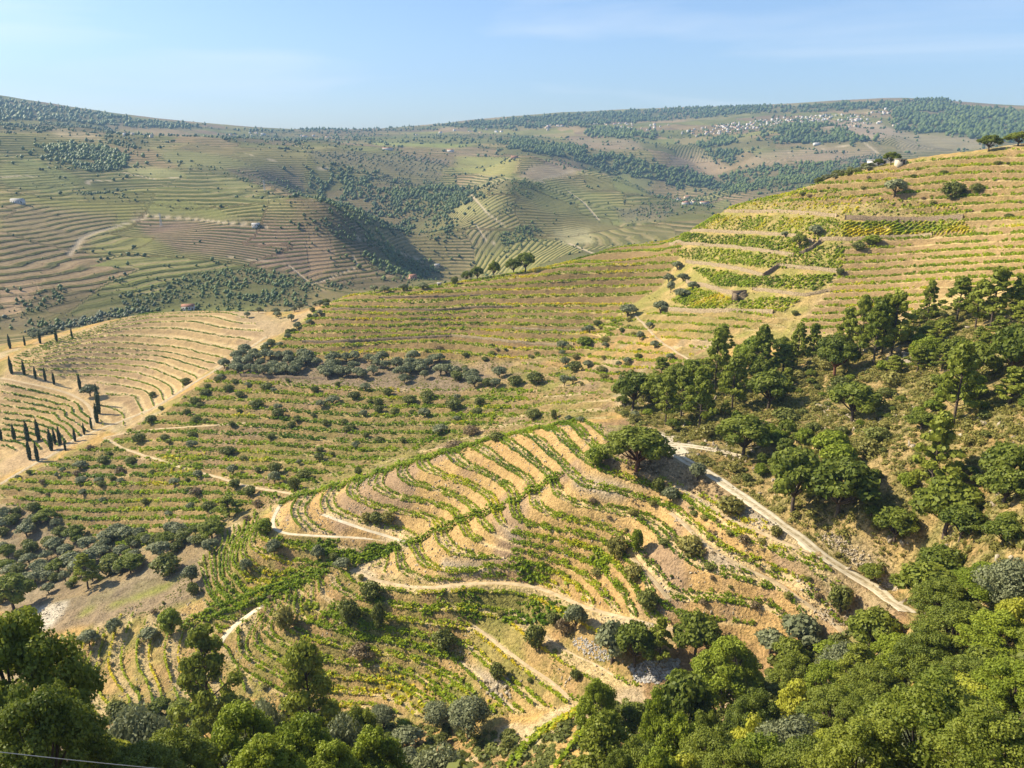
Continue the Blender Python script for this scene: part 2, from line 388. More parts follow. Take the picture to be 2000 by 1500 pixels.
# ---------------------------------------------------------------- terraces: each region has its level lines
def lev(step_px, v0, v1, u0, u1, tilt=0.0, bend=0.0):
    """level lines that run across the view, one per step"""
    out = []
    for k, v in enumerate(np.arange(v0, v1, step_px)):
        out.append((-k, [(u, v + tilt * (u - u0) + bend * math.sin((u - u0) / 90.0)) for u in np.linspace(u0, u1, 7)]))
    return out
REG = {}
def region(name, poly, lines, rmin, rmax, smax=2.6):
    m = inpoly(gU, gV, poly) & (gR > rmin) & (gR < rmax)
    P, f = [], []
    for k, pl in lines:
        pl = resample(pl, 35)
        a, l = cast(pl[:, 0], pl[:, 1], None, math.log(rmin), math.log(rmax * 1.1), 700)
        for i in range(len(a)):
            if not np.isnan(l[i]): P.append((a[i], l[i])); f.append(k)
    fit = tps_fit(P, f, 3e-4)
    REG[name] = dict(m=m, fit=fit, smax=smax)
TRACK = [(690, 1112), (730, 1134), (800, 1147), (850, 1148), (910, 1140), (980, 1138), (1040, 1143), (1090, 1162), (1130, 1182), (1200, 1203), (1260, 1215), (1330, 1232)]
LEVELT = [(526, 1040), (580, 1045), (640, 1048), (720, 1050), (790, 1062)]
P1 = [(1000, 1190), (1060, 1240), (1110, 1275), (1170, 1300), (1215, 1330)]
region('spur', [(528, 990), (600, 957), (700, 930), (800, 900), (900, 872), (1000, 848), (1130, 818), (1180, 832), (1188, 880), (1250, 925), (1330, 942), (1420, 985), (1500, 1030), (1590, 1075), (1625, 1130),
        (1660, 1235), (1560, 1215), (1430, 1215), (1330, 1228), (1200, 1198), (1090, 1156), (1000, 1134), (850, 1142), (700, 1108), (740, 1078), (800, 1063), (700, 1046), (540, 1036)],
       SPUR + [(-2.6, TRACK[:6])], 120, 240)
region('lower', [(530, 1048), (790, 1066), (690, 1116), (860, 1152), (1040, 1147), (1200, 1207), (1330, 1238), (1300, 1300), (1240, 1340), (1140, 1372), (1010, 1395), (900, 1400), (740, 1400), (600, 1380), (500, 1340),
        (440, 1290), (405, 1205), (385, 1100), (430, 1045), (500, 1000)],
       [(k, pl) for k, a, b, pl in LOW] + [(-2.5, TRACK), (-1.5, LEVELT), (-3.3, P1)], 110, 240)
region('nose', [(150, 1255), (240, 1200), (330, 1195), (402, 1205), (436, 1290), (500, 1345), (430, 1400), (150, 1400)],
       [(-12, [(190, 1240), (168, 1304), (161, 1339), (171, 1385)]), (-11, [(232, 1215), (210, 1283), (212, 1307), (227, 1339), (252, 1365)]), (-10, [(290, 1200), (266, 1276), (270, 1311), (290, 1345), (300, 1380)]),
        (-9, [(345, 1200), (322, 1260), (325, 1310), (350, 1370)]), (-8, [(400, 1215), (380, 1270), (390, 1320), (420, 1370)])], 110, 260)
region('bright', [(30, 735), (20, 700), (100, 664), (180, 642), (230, 624), (290, 612), (370, 609), (460, 608), (478, 622), (515, 650), (430, 706), (300, 800), (238, 838), (200, 830), (200, 745), (110, 742)],
       BRIGHT, 340, 560, 1.7)
region('leftf', [(0, 735), (75, 750), (140, 768), (186, 795), (186, 830), (140, 868), (80, 880), (0, 880)], [(-k, pl) for k, pl in LEFTF], 320, 520, 1.7)
REG['bright']['fit'] = (REG['bright']['fit'][0], -REG['bright']['fit'][1])
region('upper', [(505, 702), (560, 656), (618, 606), (680, 578), (900, 547), (1000, 522), (1200, 462), (1300, 438), (1345, 462), (1318, 520), (1292, 560), (1225, 600), (1212, 640), (1150, 684), (1120, 702), (960, 706), (800, 698)],
       [(-k, pl) for k, a, b, pl in UPPER], 300, 520, 2.6)
region('rows', [(1640, 478), (1760, 452), (1900, 450), (2060, 430), (2060, 600), (1960, 560), (1820, 585), (1760, 620), (1700, 650), (1545, 648), (1600, 590), (1640, 530)],
       lev(14.0, 450, 660, 1540, 2060, -0.035, 3), 190, 430, 1.8)
region('crest', [(1450, 402), (1600, 352), (1720, 328), (1850, 306), (2060, 284), (2060, 425), (1900, 445), (1700, 400), (1560, 400)], lev(17.0, 280, 440, 1450, 2060, -0.05, 4), 280, 430, 2.2)
region('middle', [(440, 712), (560, 745), (700, 755), (900, 765), (1040, 750), (1060, 790), (960, 835), (850, 868), (700, 915), (580, 962), (500, 990), (420, 1030), (250, 1075), (100, 1010), (0, 985), (0, 950), (120, 895), (210, 860), (330, 800)],
       lev(21.0, 690, 1080, 0, 1050, 0.03, 5), 220, 440, 2.2)
region('small', [(1180, 820), (1120, 812), (1000, 842), (880, 870), (720, 912), (850, 868), (980, 822), (1060, 775), (1100, 745), (1180, 760), (1200, 790)], lev(17.0, 735, 930, 700, 1200, -0.06, 4), 180, 330, 2.2)
region('right', [(1140, 655), (1225, 605), (1250, 620), (1300, 600), (1530, 605), (1540, 640), (1420, 650), (1350, 700), (1290, 740), (1190, 760), (1120, 740), (1070, 750), (1000, 710), (1120, 705)],
       lev(19.0, 545, 800, 1000, 1540, 0.10, 5), 220, 420, 2.2)

def blur(m, k):
    for ax in (0, 1):
        c = np.cumsum(np.pad(m, [(k + 1, k) if ax == i else (0, 0) for i in (0, 1)], mode='edge'), axis=ax)
        m = (c[2 * k + 1:] - c[:-2 * k - 1]) / (2 * k + 1) if ax == 0 else (c[:, 2 * k + 1:] - c[:, :-2 * k - 1]) / (2 * k + 1)
    return m
gT = np.zeros_like(gZ); gTW = np.zeros_like(gZ)             # level coordinate and how strongly the ground is terraced
dl = np.gradient(GL); da = GA[1] - GA[0]
Za0 = np.gradient(gZ, axis=0) / da; Zl0 = np.gradient(gZ, axis=1) / dl[None, :]
Za0 = blur(Za0, 3); Zl0 = blur(Zl0, 3)
for name, r in REG.items():
    m = r['m']; idx = np.nonzero(m); i0, i1, j0, j1 = idx[0].min(), idx[0].max() + 1, idx[1].min(), idx[1].max() + 1
    i0 = max(0, i0 - 3); j0 = max(0, j0 - 3); i1 = min(len(GA), i1 + 3); j1 = min(len(GL), j1 + 3)
    sl = (slice(i0, i1), slice(j0, j1))
    st = 3                                                   # evaluate on every third point, then interpolate
    aa = GA[i0:i1:st]; ll = np.linspace(GL[j0], GL[j1 - 1], max(8, (j1 - j0) // st)); aa = np.append(aa, aa[-1] + da * st)
    Tc = tps_eval(r['fit'], *np.meshgrid(aa, ll, indexing='ij'))
    T = PolarField(aa, ll, Tc).al(gA[sl], gL[sl])
    # terraces wander a little, as dug ones do
    T = T * {'upper': 1.7, 'lower': 1.4, 'middle': 1.25, 'right': 1.25, 'crest': 1.15}.get(name, 1.0)
    T = T + 0.16 * (fbm(gX[sl], gY[sl], 22, 2, 77) - 0.5)
    Ta = np.gradient(T, axis=0) / da; Tl = np.gradient(T, axis=1) / dl[None, j0:j1]
    step = (Za0[sl] * Ta + Zl0[sl] * Tl) / (Ta * Ta + Tl * Tl + 1e-6)
    step = np.clip(step * 1.1, 0.7, r['smax'] * 1.15)
    step = blur(step, 6)
    w = blur(m[sl].astype(float), 2)
    fr = T - np.floor(T)
    prof = np.clip((fr - .47) / .53, 0, 1) if name in ('spur', 'lower', 'nose', 'bright', 'leftf') else np.clip((fr - .62) / .36, 0, 1)
    gZ[sl] += w * step * (prof - fr + 0.25) * 0.95
    mm = w > 0.3
    gT[sl][mm] = T[mm]; gTW[sl] = np.maximum(gTW[sl], w)
    r.update(sl=sl, T=T, Ta=Ta, Tl=Tl, w=w)

HF = Fine(gZ)

# ---------------------------------------------------------------- tracks: cut level across their width
def near_line(pts, rmin=60, rmax=560, F=None):
    P = resample(pts, 12); a, l = cast(P[:, 0], P[:, 1], F, math.log(rmin), math.log(rmax), 900)
    ok = ~np.isnan(l); a = a[ok]; l = l[ok]; R = np.exp(l)
    Q = np.stack([R * np.sin(a), R * np.cos(a)], 1)
    return smooth1(Q, 2)
ROADS = [
 ('dirt_road', 'wide bright turning place at the fork of the dirt road', 5.0, [(1274, 846), (1296, 862), (1318, 876), (1336, 886)]),
 ('dirt_road', 'pale sandy dirt road with two wheel ruts running down from the fork to the wood', 3.4, [(1262, 836), (1285, 856), (1300, 872), (1320, 886), (1345, 902), (1385, 925), (1440, 963), (1500, 1005), (1560, 1047), (1600, 1080), (1650, 1112), (1700, 1147), (1775, 1196)]),
 ('dirt_road', 'short pale branch of the dirt road leaving the fork to the right', 2.6, [(1302, 874), (1325, 868), (1345, 870), (1400, 880), (1450, 892)]),
 ('track', 'sandy track with a kink between the bright field and the bushy slope, lower arm', 1.7, [(203, 855), (250, 880), (300, 895), (360, 915), (420, 930), (480, 950), (582, 966)]),
 ('track', 'sandy track leading right from the hairpin above the bushy slope', 1.5, [(203, 855), (250, 845), (300, 838), (400, 832), (480, 826)]),
 ('track', 'earth track along the lower edge of the bright terraced field', 2.4, [(0, 946), (60, 910), (110, 884), (150, 856), (200, 836), (250, 818), (300, 798), (380, 747), (440, 712), (520, 658)]),
 ('track', 'curved track round the field with the cypresses', 2.0, [(0, 738), (70, 752), (130, 766), (170, 786), (186, 806), (180, 835)]),
 ('track', 'level white track crossing the spur below its nose', 1.25, [(548, 985), (534, 1008), (528, 1034), (560, 1043), (640, 1048), (720, 1051), (795, 1063)]),
 ('track', 'narrow track slanting down the spur to the white turning place', 1.4, [(630, 1005), (700, 1030), (750, 1046), (800, 1061)]),
 ('track', 'pale track under the curved terraces of the lower spur', 1.45, TRACK + [(1400, 1248)]),
 ('track', 'thin path below the pale track on the lower spur', .6, P1),
 ('track', 'earth path running down to the gully with the yellow tree', 1.0, [(924, 1222), (950, 1240), (980, 1266), (1006, 1282), (1040, 1308), (1080, 1334), (1115, 1366)]),
 ('track', 'earth path on the lowest slope ending by the olive trees', .8, [(900, 1292), (936, 1330), (976, 1362), (1004, 1386)]),
 ('track', 'short white track climbing beside the tall pine', 1.9, [(426, 1264), (440, 1238), (470, 1212), (514, 1182)]),
 ('track', 'narrow path climbing to the grey olives under the stone walls', 1.5, [(1240, 614), (1262, 640), (1290, 668), (1345, 702)]),
 ('track', 'bare terrace path beneath the dirt road ending in the wood', 1.3, [(1310, 1002), (1340, 1026), (1380, 1068), (1420, 1092), (1470, 1116), (1520, 1140), (1560, 1165), (1650, 1240)]),
 ('track', 'upper terrace path that joins the dirt road', 1.3, [(1316, 950), (1350, 964), (1380, 988), (1410, 1008), (1460, 1030), (1500, 1046), (1545, 1068), (1590, 1078)]),
 ('track', 'ledge path crossing the scrub to the green bush', 1.2, [(1236, 1090), (1262, 1116), (1285, 1142), (1306, 1170)]),
]
roads = []
for name, label, w, pts in ROADS:
    P = near_line(pts)
    if len(P) < 2: continue
    P = resample(P, 1.5)
    z = HF(P[:, 0], P[:, 1]); z = smooth1(z[:, None], 14)[:, 0]
    m = (gR > 60) & (gR < 580) & (gX > P[:, 0].min() - w * 2) & (gX < P[:, 0].max() + w * 2) & (gY > P[:, 1].min() - w * 2) & (gY < P[:, 1].max() + w * 2)
    d, par = dist_line(P, gX, gY, m)
    zr = np.interp(par, np.arange(len(z)), z)
    k = 1 - sstep(w * 0.62, w * 1.25, d)
    gZ[m] = gZ[m] * (1 - k) + zr * k
    roads.append((name, label, w, P, z))
HF = Fine(gZ)
gU, gV = project(gX, gY, gZ)
# ---------------------------------------------------------------- helpers for objects
rng = np.random.default_rng(7)
random.seed(7)
def tagit(o, label=None, cat=None, group=None, kind=None):
    if label: o['label'] = label
    if cat: o['category'] = cat
    if group: o['group'] = group
    if kind: o['kind'] = kind
    return o
def mesh_np(name, V, F, mats=(), smooth=False, tint=None, matidx=None):
    """V (n,3), F (m,k) array; tint: one colour per face"""
    me = bpy.data.meshes.new(name)
    V = np.ascontiguousarray(V, np.float32); F = np.ascontiguousarray(F, np.int32); m, k = F.shape
    me.vertices.add(len(V)); me.vertices.foreach_set('co', V.ravel())
    me.loops.add(m * k); me.loops.foreach_set('vertex_index', F.ravel())
    me.polygons.add(m); me.polygons.foreach_set('loop_start', np.arange(0, m * k, k, dtype=np.int32))
    for mt in mats: me.materials.append(mt)
    if smooth: me.polygons.foreach_set('use_smooth', np.ones(m, bool))
    if matidx is not None: me.polygons.foreach_set('material_index', np.asarray(matidx, np.int32))
    if tint is not None:
        at = me.attributes.new('tint', 'FLOAT', 'FACE'); at.data.foreach_set('value', np.ascontiguousarray(tint, np.float32))
    me.update(calc_edges=True)
    return me
def mobj(name, me, parent=None):
    o = bpy.data.objects.new(name, me); col.objects.link(o)
    if parent is not None: o.parent = parent
    return o

# ---------------------------------------------------------------- materials
def mat_new(name):
    m = bpy.data.materials.new(name); m.use_nodes = True
    n, l = m.node_tree.nodes, m.node_tree.links
    b = n['Principled BSDF']
    b.inputs['Roughness'].default_value = 0.9
    b.inputs['Specular IOR Level'].default_value = 0.15
    return m, n, l, b
def leaf_mat(name, dark, light, third=None, transl=0.3):
    """foliage: colour varies from leaf to leaf, over patches and from plant to plant"""
    m, n, l, b = mat_new(name)
    at = n.new('ShaderNodeAttribute'); at.attribute_name = 'tint'
    oi = n.new('ShaderNodeObjectInfo')
    ma = n.new('ShaderNodeMath'); ma.operation = 'MULTIPLY_ADD'; ma.inputs[1].default_value = 0.35
    l.new(oi.outputs['Random'], ma.inputs[0])
    sc = n.new('ShaderNodeMath'); sc.operation = 'MULTIPLY'; sc.inputs[1].default_value = 0.75
    l.new(at.outputs['Fac'], sc.inputs[0]); l.new(sc.outputs[0], ma.inputs[2])
    r = n.new('ShaderNodeValToRGB'); e = r.color_ramp.elements
    e[0].position = 0.05; e[0].color = (*dark, 1); e[1].position = 0.95; e[1].color = (*light, 1)
    if third: x = e.new(0.75); x.color = (*third, 1)
    l.new(ma.outputs[0], r.inputs['Fac'])
    l.new(r.outputs['Color'], b.inputs['Base Color'])
    b.inputs['Roughness'].default_value = 0.55
    b.inputs['Specular IOR Level'].default_value = 0.25
    tr = n.new('ShaderNodeBsdfTranslucent'); l.new(r.outputs['Color'], tr.inputs['Color'])
    ms = n.new('ShaderNodeMixShader'); ms.inputs[0].default_value = transl
    l.new(b.outputs[0], ms.inputs[1]); l.new(tr.outputs[0], ms.inputs[2]); l.new(ms.outputs[0], n['Material Output'].inputs['Surface'])
    return m
def plain_mat(name, c, var=0.25, scale=3.0, bump=0.0, c2=None, rough=0.9):
    m, n, l, b = mat_new(name)
    g = n.new('ShaderNodeNewGeometry'); nz = n.new('ShaderNodeTexNoise'); nz.inputs['Scale'].default_value = scale; nz.inputs['Detail'].default_value = 5
    l.new(g.outputs['Position'], nz.inputs['Vector'])
    r = n.new('ShaderNodeValToRGB'); e = r.color_ramp.elements; e[0].position = .3; e[1].position = .7
    e[0].color = (*[x * (1 - var) for x in c], 1); e[1].color = (*(c2 or [min(1, x * (1 + var)) for x in c]), 1)
    l.new(nz.outputs['Fac'], r.inputs['Fac']); l.new(r.outputs['Color'], b.inputs['Base Color']); b.inputs['Roughness'].default_value = rough
    if bump:
        bp = n.new('ShaderNodeBump'); bp.inputs['Distance'].default_value = bump; l.new(nz.outputs['Fac'], bp.inputs['Height']); l.new(bp.outputs['Normal'], b.inputs['Normal'])
    return m
M = {
 'vine': leaf_mat('vine_leaf', (.13, .22, .010), (.78, .64, .038), (.40, .48, .020), .45),
 'oak': leaf_mat('oak_leaf', (.055, .095, .012), (.29, .32, .040), None, .38),
 'broad': leaf_mat('bright_leaf', (.10, .16, .012), (.34, .39, .035), None, .4),
 'yellow': leaf_mat('yellow_leaf', (.20, .25, .02), (.50, .48, .05), None, .35),
 'pine': leaf_mat('pine_needle', (.10, .15, .014), (.36, .38, .05), None, .4),
 'olive': leaf_mat('olive_leaf', (.12, .14, .060), (.33, .34, .165), None, .3),
 'darkbush': leaf_mat('bush_leaf', (.075, .10, .018), (.25, .26, .055), None, .3),
 'scrub': leaf_mat('scrub_leaf', (.15, .155, .03), (.40, .35, .09), None, .3),
 'drybush': leaf_mat('dry_leaf', (.16, .12, .06), (.33, .24, .12), None, .2),
 'cypress': leaf_mat('cypress_leaf', (.022, .042, .014), (.075, .105, .032), None, .1),
 'farwood': leaf_mat('far_wood_leaf', (.030, .058, .016), (.125, .165, .038), None, .0),
 'farolive': leaf_mat('far_olive_leaf', (.06, .075, .035), (.13, .15, .08), None, .0),
 'bark': plain_mat('bark', (.10, .075, .055), .4, 4, .05),
 'redbark': plain_mat('stripped_bark', (.17, .075, .045), .35, 3, .05),
 'road': plain_mat('road_dirt', (.56, .47, .31), .14, .7, .03, (.72, .62, .43)),
 'track': plain_mat('track_dirt', (.48, .35, .19), .18, .7, .03, (.62, .48, .28)),
 'verge': plain_mat('road_middle', (.38, .29, .15), .3, 1.3, .06, (.62, .51, .32)),
 'stone': plain_mat('dry_stone', (.24, .17, .095), .45, 2.2, .25, (.46, .35, .20)),
 'darkstone': plain_mat('dark_shaded_stone', (.17, .125, .08), .4, 2.2, .25, (.30, .22, .135)),  # darker wall stone: shade of faces turned from the sun is in the colour
 'greystone': plain_mat('grey_rubble', (.34, .31, .27), .4, 1.2, .05, (.60, .56, .50)),
 'cliff': plain_mat('schist_rock', (.33, .26, .17), .4, 1.0, .3, (.55, .46, .32)),
 'white': plain_mat('white_plaster', (.62, .59, .53), .06, .5, 0),
 'cream': plain_mat('cream_plaster', (.62, .52, .38), .08, .5, 0),
 'pinkwall': plain_mat('pink_plaster', (.50, .30, .22), .12, .5, 0),
 'tile': plain_mat('clay_roof_tile', (.36, .18, .11), .25, .8, .05),
 'greyroof': plain_mat('grey_roof', (.42, .40, .37), .15, .8, 0),
 'steel': plain_mat('galvanised_steel', (.45, .46, .47), .1, 2, 0, rough=.5),
 'windowdark': plain_mat('dark_window', (.05, .05, .055), .1, 1, 0, rough=.3),
}

def ground_mat():
    m, n, l, b = mat_new('hillside_ground')
    def N(t, **k):
        x = n.new(t)
        for a, v in k.items(): setattr(x, a, v)
        return x
    def math_(op, a, b_=None, c=None):
        x = N('ShaderNodeMath', operation=op)
        for i, v in enumerate((a, b_, c)):
            if v is None: continue
            if isinstance(v, (int, float)): x.inputs[i].default_value = v
            else: l.new(v, x.inputs[i])
        return x.outputs[0]
    def mr(v, a, b_, c=0, d=1):
        x = N('ShaderNodeMapRange'); x.inputs[1].default_value = a; x.inputs[2].default_value = b_; x.inputs[3].default_value = c; x.inputs[4].default_value = d
        l.new(v, x.inputs[0]); return x.outputs[0]
    def mixc(f, a, b_, mode='MIX'):
        x = N('ShaderNodeMix', data_type='RGBA', blend_type=mode)
        if isinstance(f, (int, float)): x.inputs['Factor'].default_value = f
        else: l.new(f, x.inputs['Factor'])
        for s, v in (('A', a), ('B', b_)):
            if isinstance(v, tuple): x.inputs[s].default_value = (*v, 1)
            else: l.new(v, x.inputs[s])
        return x.outputs['Result']
    g = N('ShaderNodeNewGeometry'); pos = g.outputs['Position']
    ab = N('ShaderNodeAttribute', attribute_name='base').outputs['Color']
    a2n = N('ShaderNodeAttribute', attribute_name='bench'); a2 = a2n.outputs['Color']; bank_shade = a2n.outputs['Alpha']     # r: level coordinate share, g: terraced, b: far rows
    sx = N('ShaderNodeSeparateColor'); l.new(a2, sx.inputs[0])
    T = N('ShaderNodeAttribute', attribute_name='level').outputs['Fac']
    terr, farw, scrub = sx.outputs[1], sx.outputs[2], sx.outputs[0]
    def noise(s, d=4, dist=0.0, r=.6):
        x = N('ShaderNodeTexNoise'); x.inputs['Scale'].default_value = s; x.inputs['Detail'].default_value = d; x.inputs['Distortion'].default_value = dist; x.inputs['Roughness'].default_value = r
        l.new(pos, x.inputs['Vector']); return x.outputs['Fac']
    n_f, n_m, n_c = noise(2.2, 4), noise(.45, 4, .6), noise(.03, 4)
    # near terraces: pale trodden soil on the level, dry brown bank between, its shade painted in
    fr = math_('FRACT', math_('ADD', T, math_('MULTIPLY', math_('SUBTRACT', n_m, .5), .10)))
    bench = math_('MULTIPLY', mr(fr, .02, .08), mr(fr, .56, .48))
    bank = math_('MULTIPLY', math_('MULTIPLY', mr(fr, .56, .64), mr(fr, 1.0, .96)), bank_shade)
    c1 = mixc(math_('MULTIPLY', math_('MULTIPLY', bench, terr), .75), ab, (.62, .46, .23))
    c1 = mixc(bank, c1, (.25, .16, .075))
    # far vineyards: rows of vines seen as lines
    n_w = noise(.012, 3); n_r = noise(.06, 3)
    fr2 = math_('FRACT', math_('ADD', T, math_('MULTIPLY', math_('SUBTRACT', n_w, .5), 1.2)))
    row = math_('MULTIPLY', mr(fr2, .05, .18), mr(fr2, .62, .46))
    rows = math_('MULTIPLY', math_('MULTIPLY', row, farw), mr(n_r, .28, .5, .35, 1.0))
    c2 = mixc(math_('MULTIPLY', rows, .88), c1, (.085, .095, .026))
    edge = math_('MULTIPLY', math_('MULTIPLY', mr(fr2, .66, .74), mr(fr2, .98, .84)), farw)
    c2 = mixc(math_('MULTIPLY', edge, .50), c2, (.44, .32, .17))
    # mottling
    k = math_('MULTIPLY', mr(n_f, .28, .72, .58, 1.36), math_('MULTIPLY', mr(n_m, .25, .75, .76, 1.22), mr(n_c, .3, .7, .9, 1.1)))
    kk = N('ShaderNodeCombineColor'); [l.new(k, kk.inputs[i]) for i in range(3)]
    c3 = mixc(1.0, c2, kk.outputs[0], 'MULTIPLY')
    tuft = math_('MULTIPLY', mr(noise(1.1, 5, .8), .52, .64), scrub)
    c4 = mixc(math_('MULTIPLY', tuft, .75), c3, (.15, .14, .035))
    l.new(c4, b.inputs['Base Color'])
    bp = N('ShaderNodeBump'); bp.inputs['Distance'].default_value = .6; bp.inputs['Strength'].default_value = 1.0
    l.new(math_('ADD', math_('MULTIPLY', n_f, .6), math_('ADD', n_m, math_('MULTIPLY', tuft, .5))), bp.inputs['Height'])
    bp2 = N('ShaderNodeBump'); bp2.inputs['Distance'].default_value = 2.6; bp2.inputs['Strength'].default_value = .8
    l.new(math_('ADD', rows, math_('MULTIPLY', math_('MULTIPLY', noise(.10, 3), farw), .8)), bp2.inputs['Height']); l.new(bp.outputs['Normal'], bp2.inputs['Normal'])
    l.new(bp2.outputs['Normal'], b.inputs['Normal'])
    b.inputs['Specular IOR Level'].default_value = 0.05
    b.inputs['Roughness'].default_value = 1.0
    return m

# ---------------------------------------------------------------- the colour of the ground
base = np.empty(gZ.shape + (3,), np.float32)
n1 = fbm(gX, gY, 28, 4, 11); n2 = fbm(gX, gY, 7, 3, 12); n3 = fbm(gX, gY, 90, 3, 13); n4 = fbm(gX, gY, 2.2, 2, 14)
def lerp(a, b, t): return a + (np.asarray(b) - a) * t[..., None]
TAN, SOIL, GRASS, WEED, BROWN, PALE, OCHRE, GREYR = (.52, .33, .115), (.36, .25, .15), (.27, .27, .075), (.17, .20, .035), (.27, .17, .10), (.56, .45, .28), (.44, .28, .10), (.38, .33, .25)
base[:] = TAN
base = lerp(base, BROWN, sstep(.45, .65, n1) * .7)
base = lerp(base, GRASS, sstep(.5, .62, n2) * .55)
base = lerp(base, PALE, sstep(.58, .72, fbm(gX, gY, 12, 3, 15)) * .6)
scrub = np.full(gZ.shape, .35, np.float32)
_lw = np.clip(gR * .05, 4, 60)
gUw = gU + 16 * (fbm(gA * 60, gL * 60, 1, 3, 81) - .5) + 8 * (fbm(gA * 300, gL * 300, 1, 2, 83) - .5)
gVw = gV + (9 * (fbm(gA * 60, gL * 60, 1, 3, 82) - .5)) * np.clip((gV - 240) / 200, .15, 1)
def paint(poly, c, k=1.0, rmin=40, rmax=9000, patch=None, s=None, soft=2):
    global base
    m = inpoly(gUw, gVw, poly) & (gR > rmin) & (gR < rmax)
    if not m.any(): return
    w = m.astype(np.float32)
    if patch is not None:
        w = w * sstep(patch[1], patch[2], fbm(gX, gY, patch[0], 3, 40 + int(patch[0] * 10) % 97))
    idx = np.nonzero(m); sl = (slice(max(0, idx[0].min() - soft), idx[0].max() + soft + 1), slice(max(0, idx[1].min() - soft), idx[1].max() + soft + 1))
    ws = blur(w[sl], soft) * k
    base[sl] = base[sl] + (np.asarray(c, np.float32) - base[sl]) * ws[..., None]
    if s is not None: scrub[sl] = scrub[sl] + (s - scrub[sl]) * np.clip(ws / max(k, .01), 0, 1)
NEARR = 560
# whole blocks
mid_poly = [(440, 712), (700, 690), (1000, 690), (1180, 740), (1200, 800), (1060, 850), (850, 900), (700, 935), (540, 985), (420, 1040), (250, 1080), (0, 1010), (0, 950), (120, 895), (210, 860), (330, 800)]
paint(mid_poly, (.42, .29, .12), .8, 180, NEARR, s=.7)
paint(mid_poly, (.23, .235, .05), .75, 180, NEARR, (7, .40, .60))
paint(mid_poly, (.36, .25, .15), .8, 180, NEARR, (9, .55, .68))
paint([(440, 700), (880, 700), (960, 735), (900, 770), (700, 760), (440, 735)], (.27, .20, .13), .9, 220, NEARR)
spur_poly = [(528, 990), (800, 900), (1130, 818), (1180, 832), (1188, 880), (1330, 942), (1500, 1030), (1660, 1235), (1430, 1215), (1200, 1198), (1000, 1134), (850, 1142), (700, 1108), (800, 1063), (540, 1036)]
paint(spur_poly, (.53, .345, .135), .9, 100, 260, s=.12)
paint(spur_poly, (.50, .31, .12), .8, 100, 260, (18, .5, .62))
paint(spur_poly, (.34, .23, .145), .8, 100, 260, (11, .55, .66))
low_poly = [(530, 1045), (790, 1064), (690, 1114), (860, 1150), (1040, 1145), (1200, 1205), (1330, 1236), (1300, 1300), (1140, 1372), (1010, 1400), (740, 1420), (500, 1360), (150, 1400), (150, 1250), (380, 1100), (500, 1000)]
paint(low_poly, (.50, .335, .13), .9, 90, 280, s=.45)
paint(low_poly, (.27, .26, .06), .65, 90, 280, (6, .44, .60))
paint(low_poly, (.44, .27, .12), .8, 90, 280, (9, .58, .68))
paint(low_poly, (.18, .19, .04), .6, 90, 280, (3, .56, .68))
paint([(380, 1090), (415, 1120), (400, 1160), (330, 1190), (230, 1210), (100, 1235), (60, 1215), (140, 1170), (260, 1140)], (.30, .22, .13), .95, 120, 320, s=.1)
paint([(110, 1195), (200, 1155), (330, 1120), (370, 1110), (330, 1150), (230, 1185), (120, 1215)], (.27, .27, .06), .85, 120, 320, (6, .42, .55))
for poly in ([(530, 1052), (640, 1056), (800, 1070), (700, 1104), (600, 1072)], [(850, 1152), (960, 1146), (1080, 1165), (1140, 1190), (1060, 1222), (930, 1216), (820, 1200)], [(1085, 1060), (1150, 1058), (1200, 1085), (1190, 1110), (1120, 1090)],
             [(1010, 1098), (1060, 1100), (1110, 1130), (1105, 1148), (1010, 1130)], [(560, 1160), (640, 1180), (740, 1195), (860, 1260), (930, 1300), (700, 1250), (600, 1220)], [(880, 1300), (930, 1340), (1000, 1395), (850, 1400), (700, 1330), (760, 1300)],
             [(300, 880), (400, 885), (380, 945), (280, 940)], [(620, 900), (760, 800), (900, 790), (960, 760), (1030, 760), (960, 830), (800, 880), (690, 920), (560, 960)]):
    paint(poly, (.19, .215, .04), .7, 90, 360, (4, .36, .55), s=.9)
bright_poly = [(0, 735), (20, 700), (100, 660), (180, 640), (290, 611), (460, 607), (520, 650), (430, 708), (300, 802), (200, 845), (0, 935)]
paint(bright_poly, (.56, .39, .18), .97, 300, 560, s=.03)
paint(bright_poly, (.45, .31, .17), .7, 300, 560, (25, .45, .6))
paint([(460, 610), (560, 640), (520, 660), (470, 690)], (.44, .31, .17), .9, 380, 560)
paint([(455, 605), (560, 620), (640, 600), (600, 640), (520, 660), (470, 640)], (.45, .33, .18), .8, 380, 620)
up_poly = [(505, 702), (560, 656), (618, 606), (680, 576), (900, 549), (1000, 528), (1200, 466), (1480, 384), (1720, 322), (2080, 275), (2080, 600), (1700, 700), (1212, 640), (1120, 702)]
paint(up_poly, (.48, .34, .13), .95, 170, 520, s=.4)
paint(up_poly, (.27, .26, .06), .75, 170, 520, (6, .36, .56))
paint([(1640, 478), (1760, 455), (1900, 450), (2080, 430), (2080, 600), (1820, 600), (1700, 660), (1545, 650), (1640, 530)], (.44, .31, .145), .9, 170, 440, s=.2)
paint([(1800, 470), (2080, 440), (2080, 560), (1820, 600), (1740, 600)], (.54, .39, .16), .8, 170, 440)
paint([(1450, 400), (1720, 326), (2080, 280), (2080, 430), (1900, 450)], (.43, .30, .15), .7, 250, 440, (10, .35, .5))
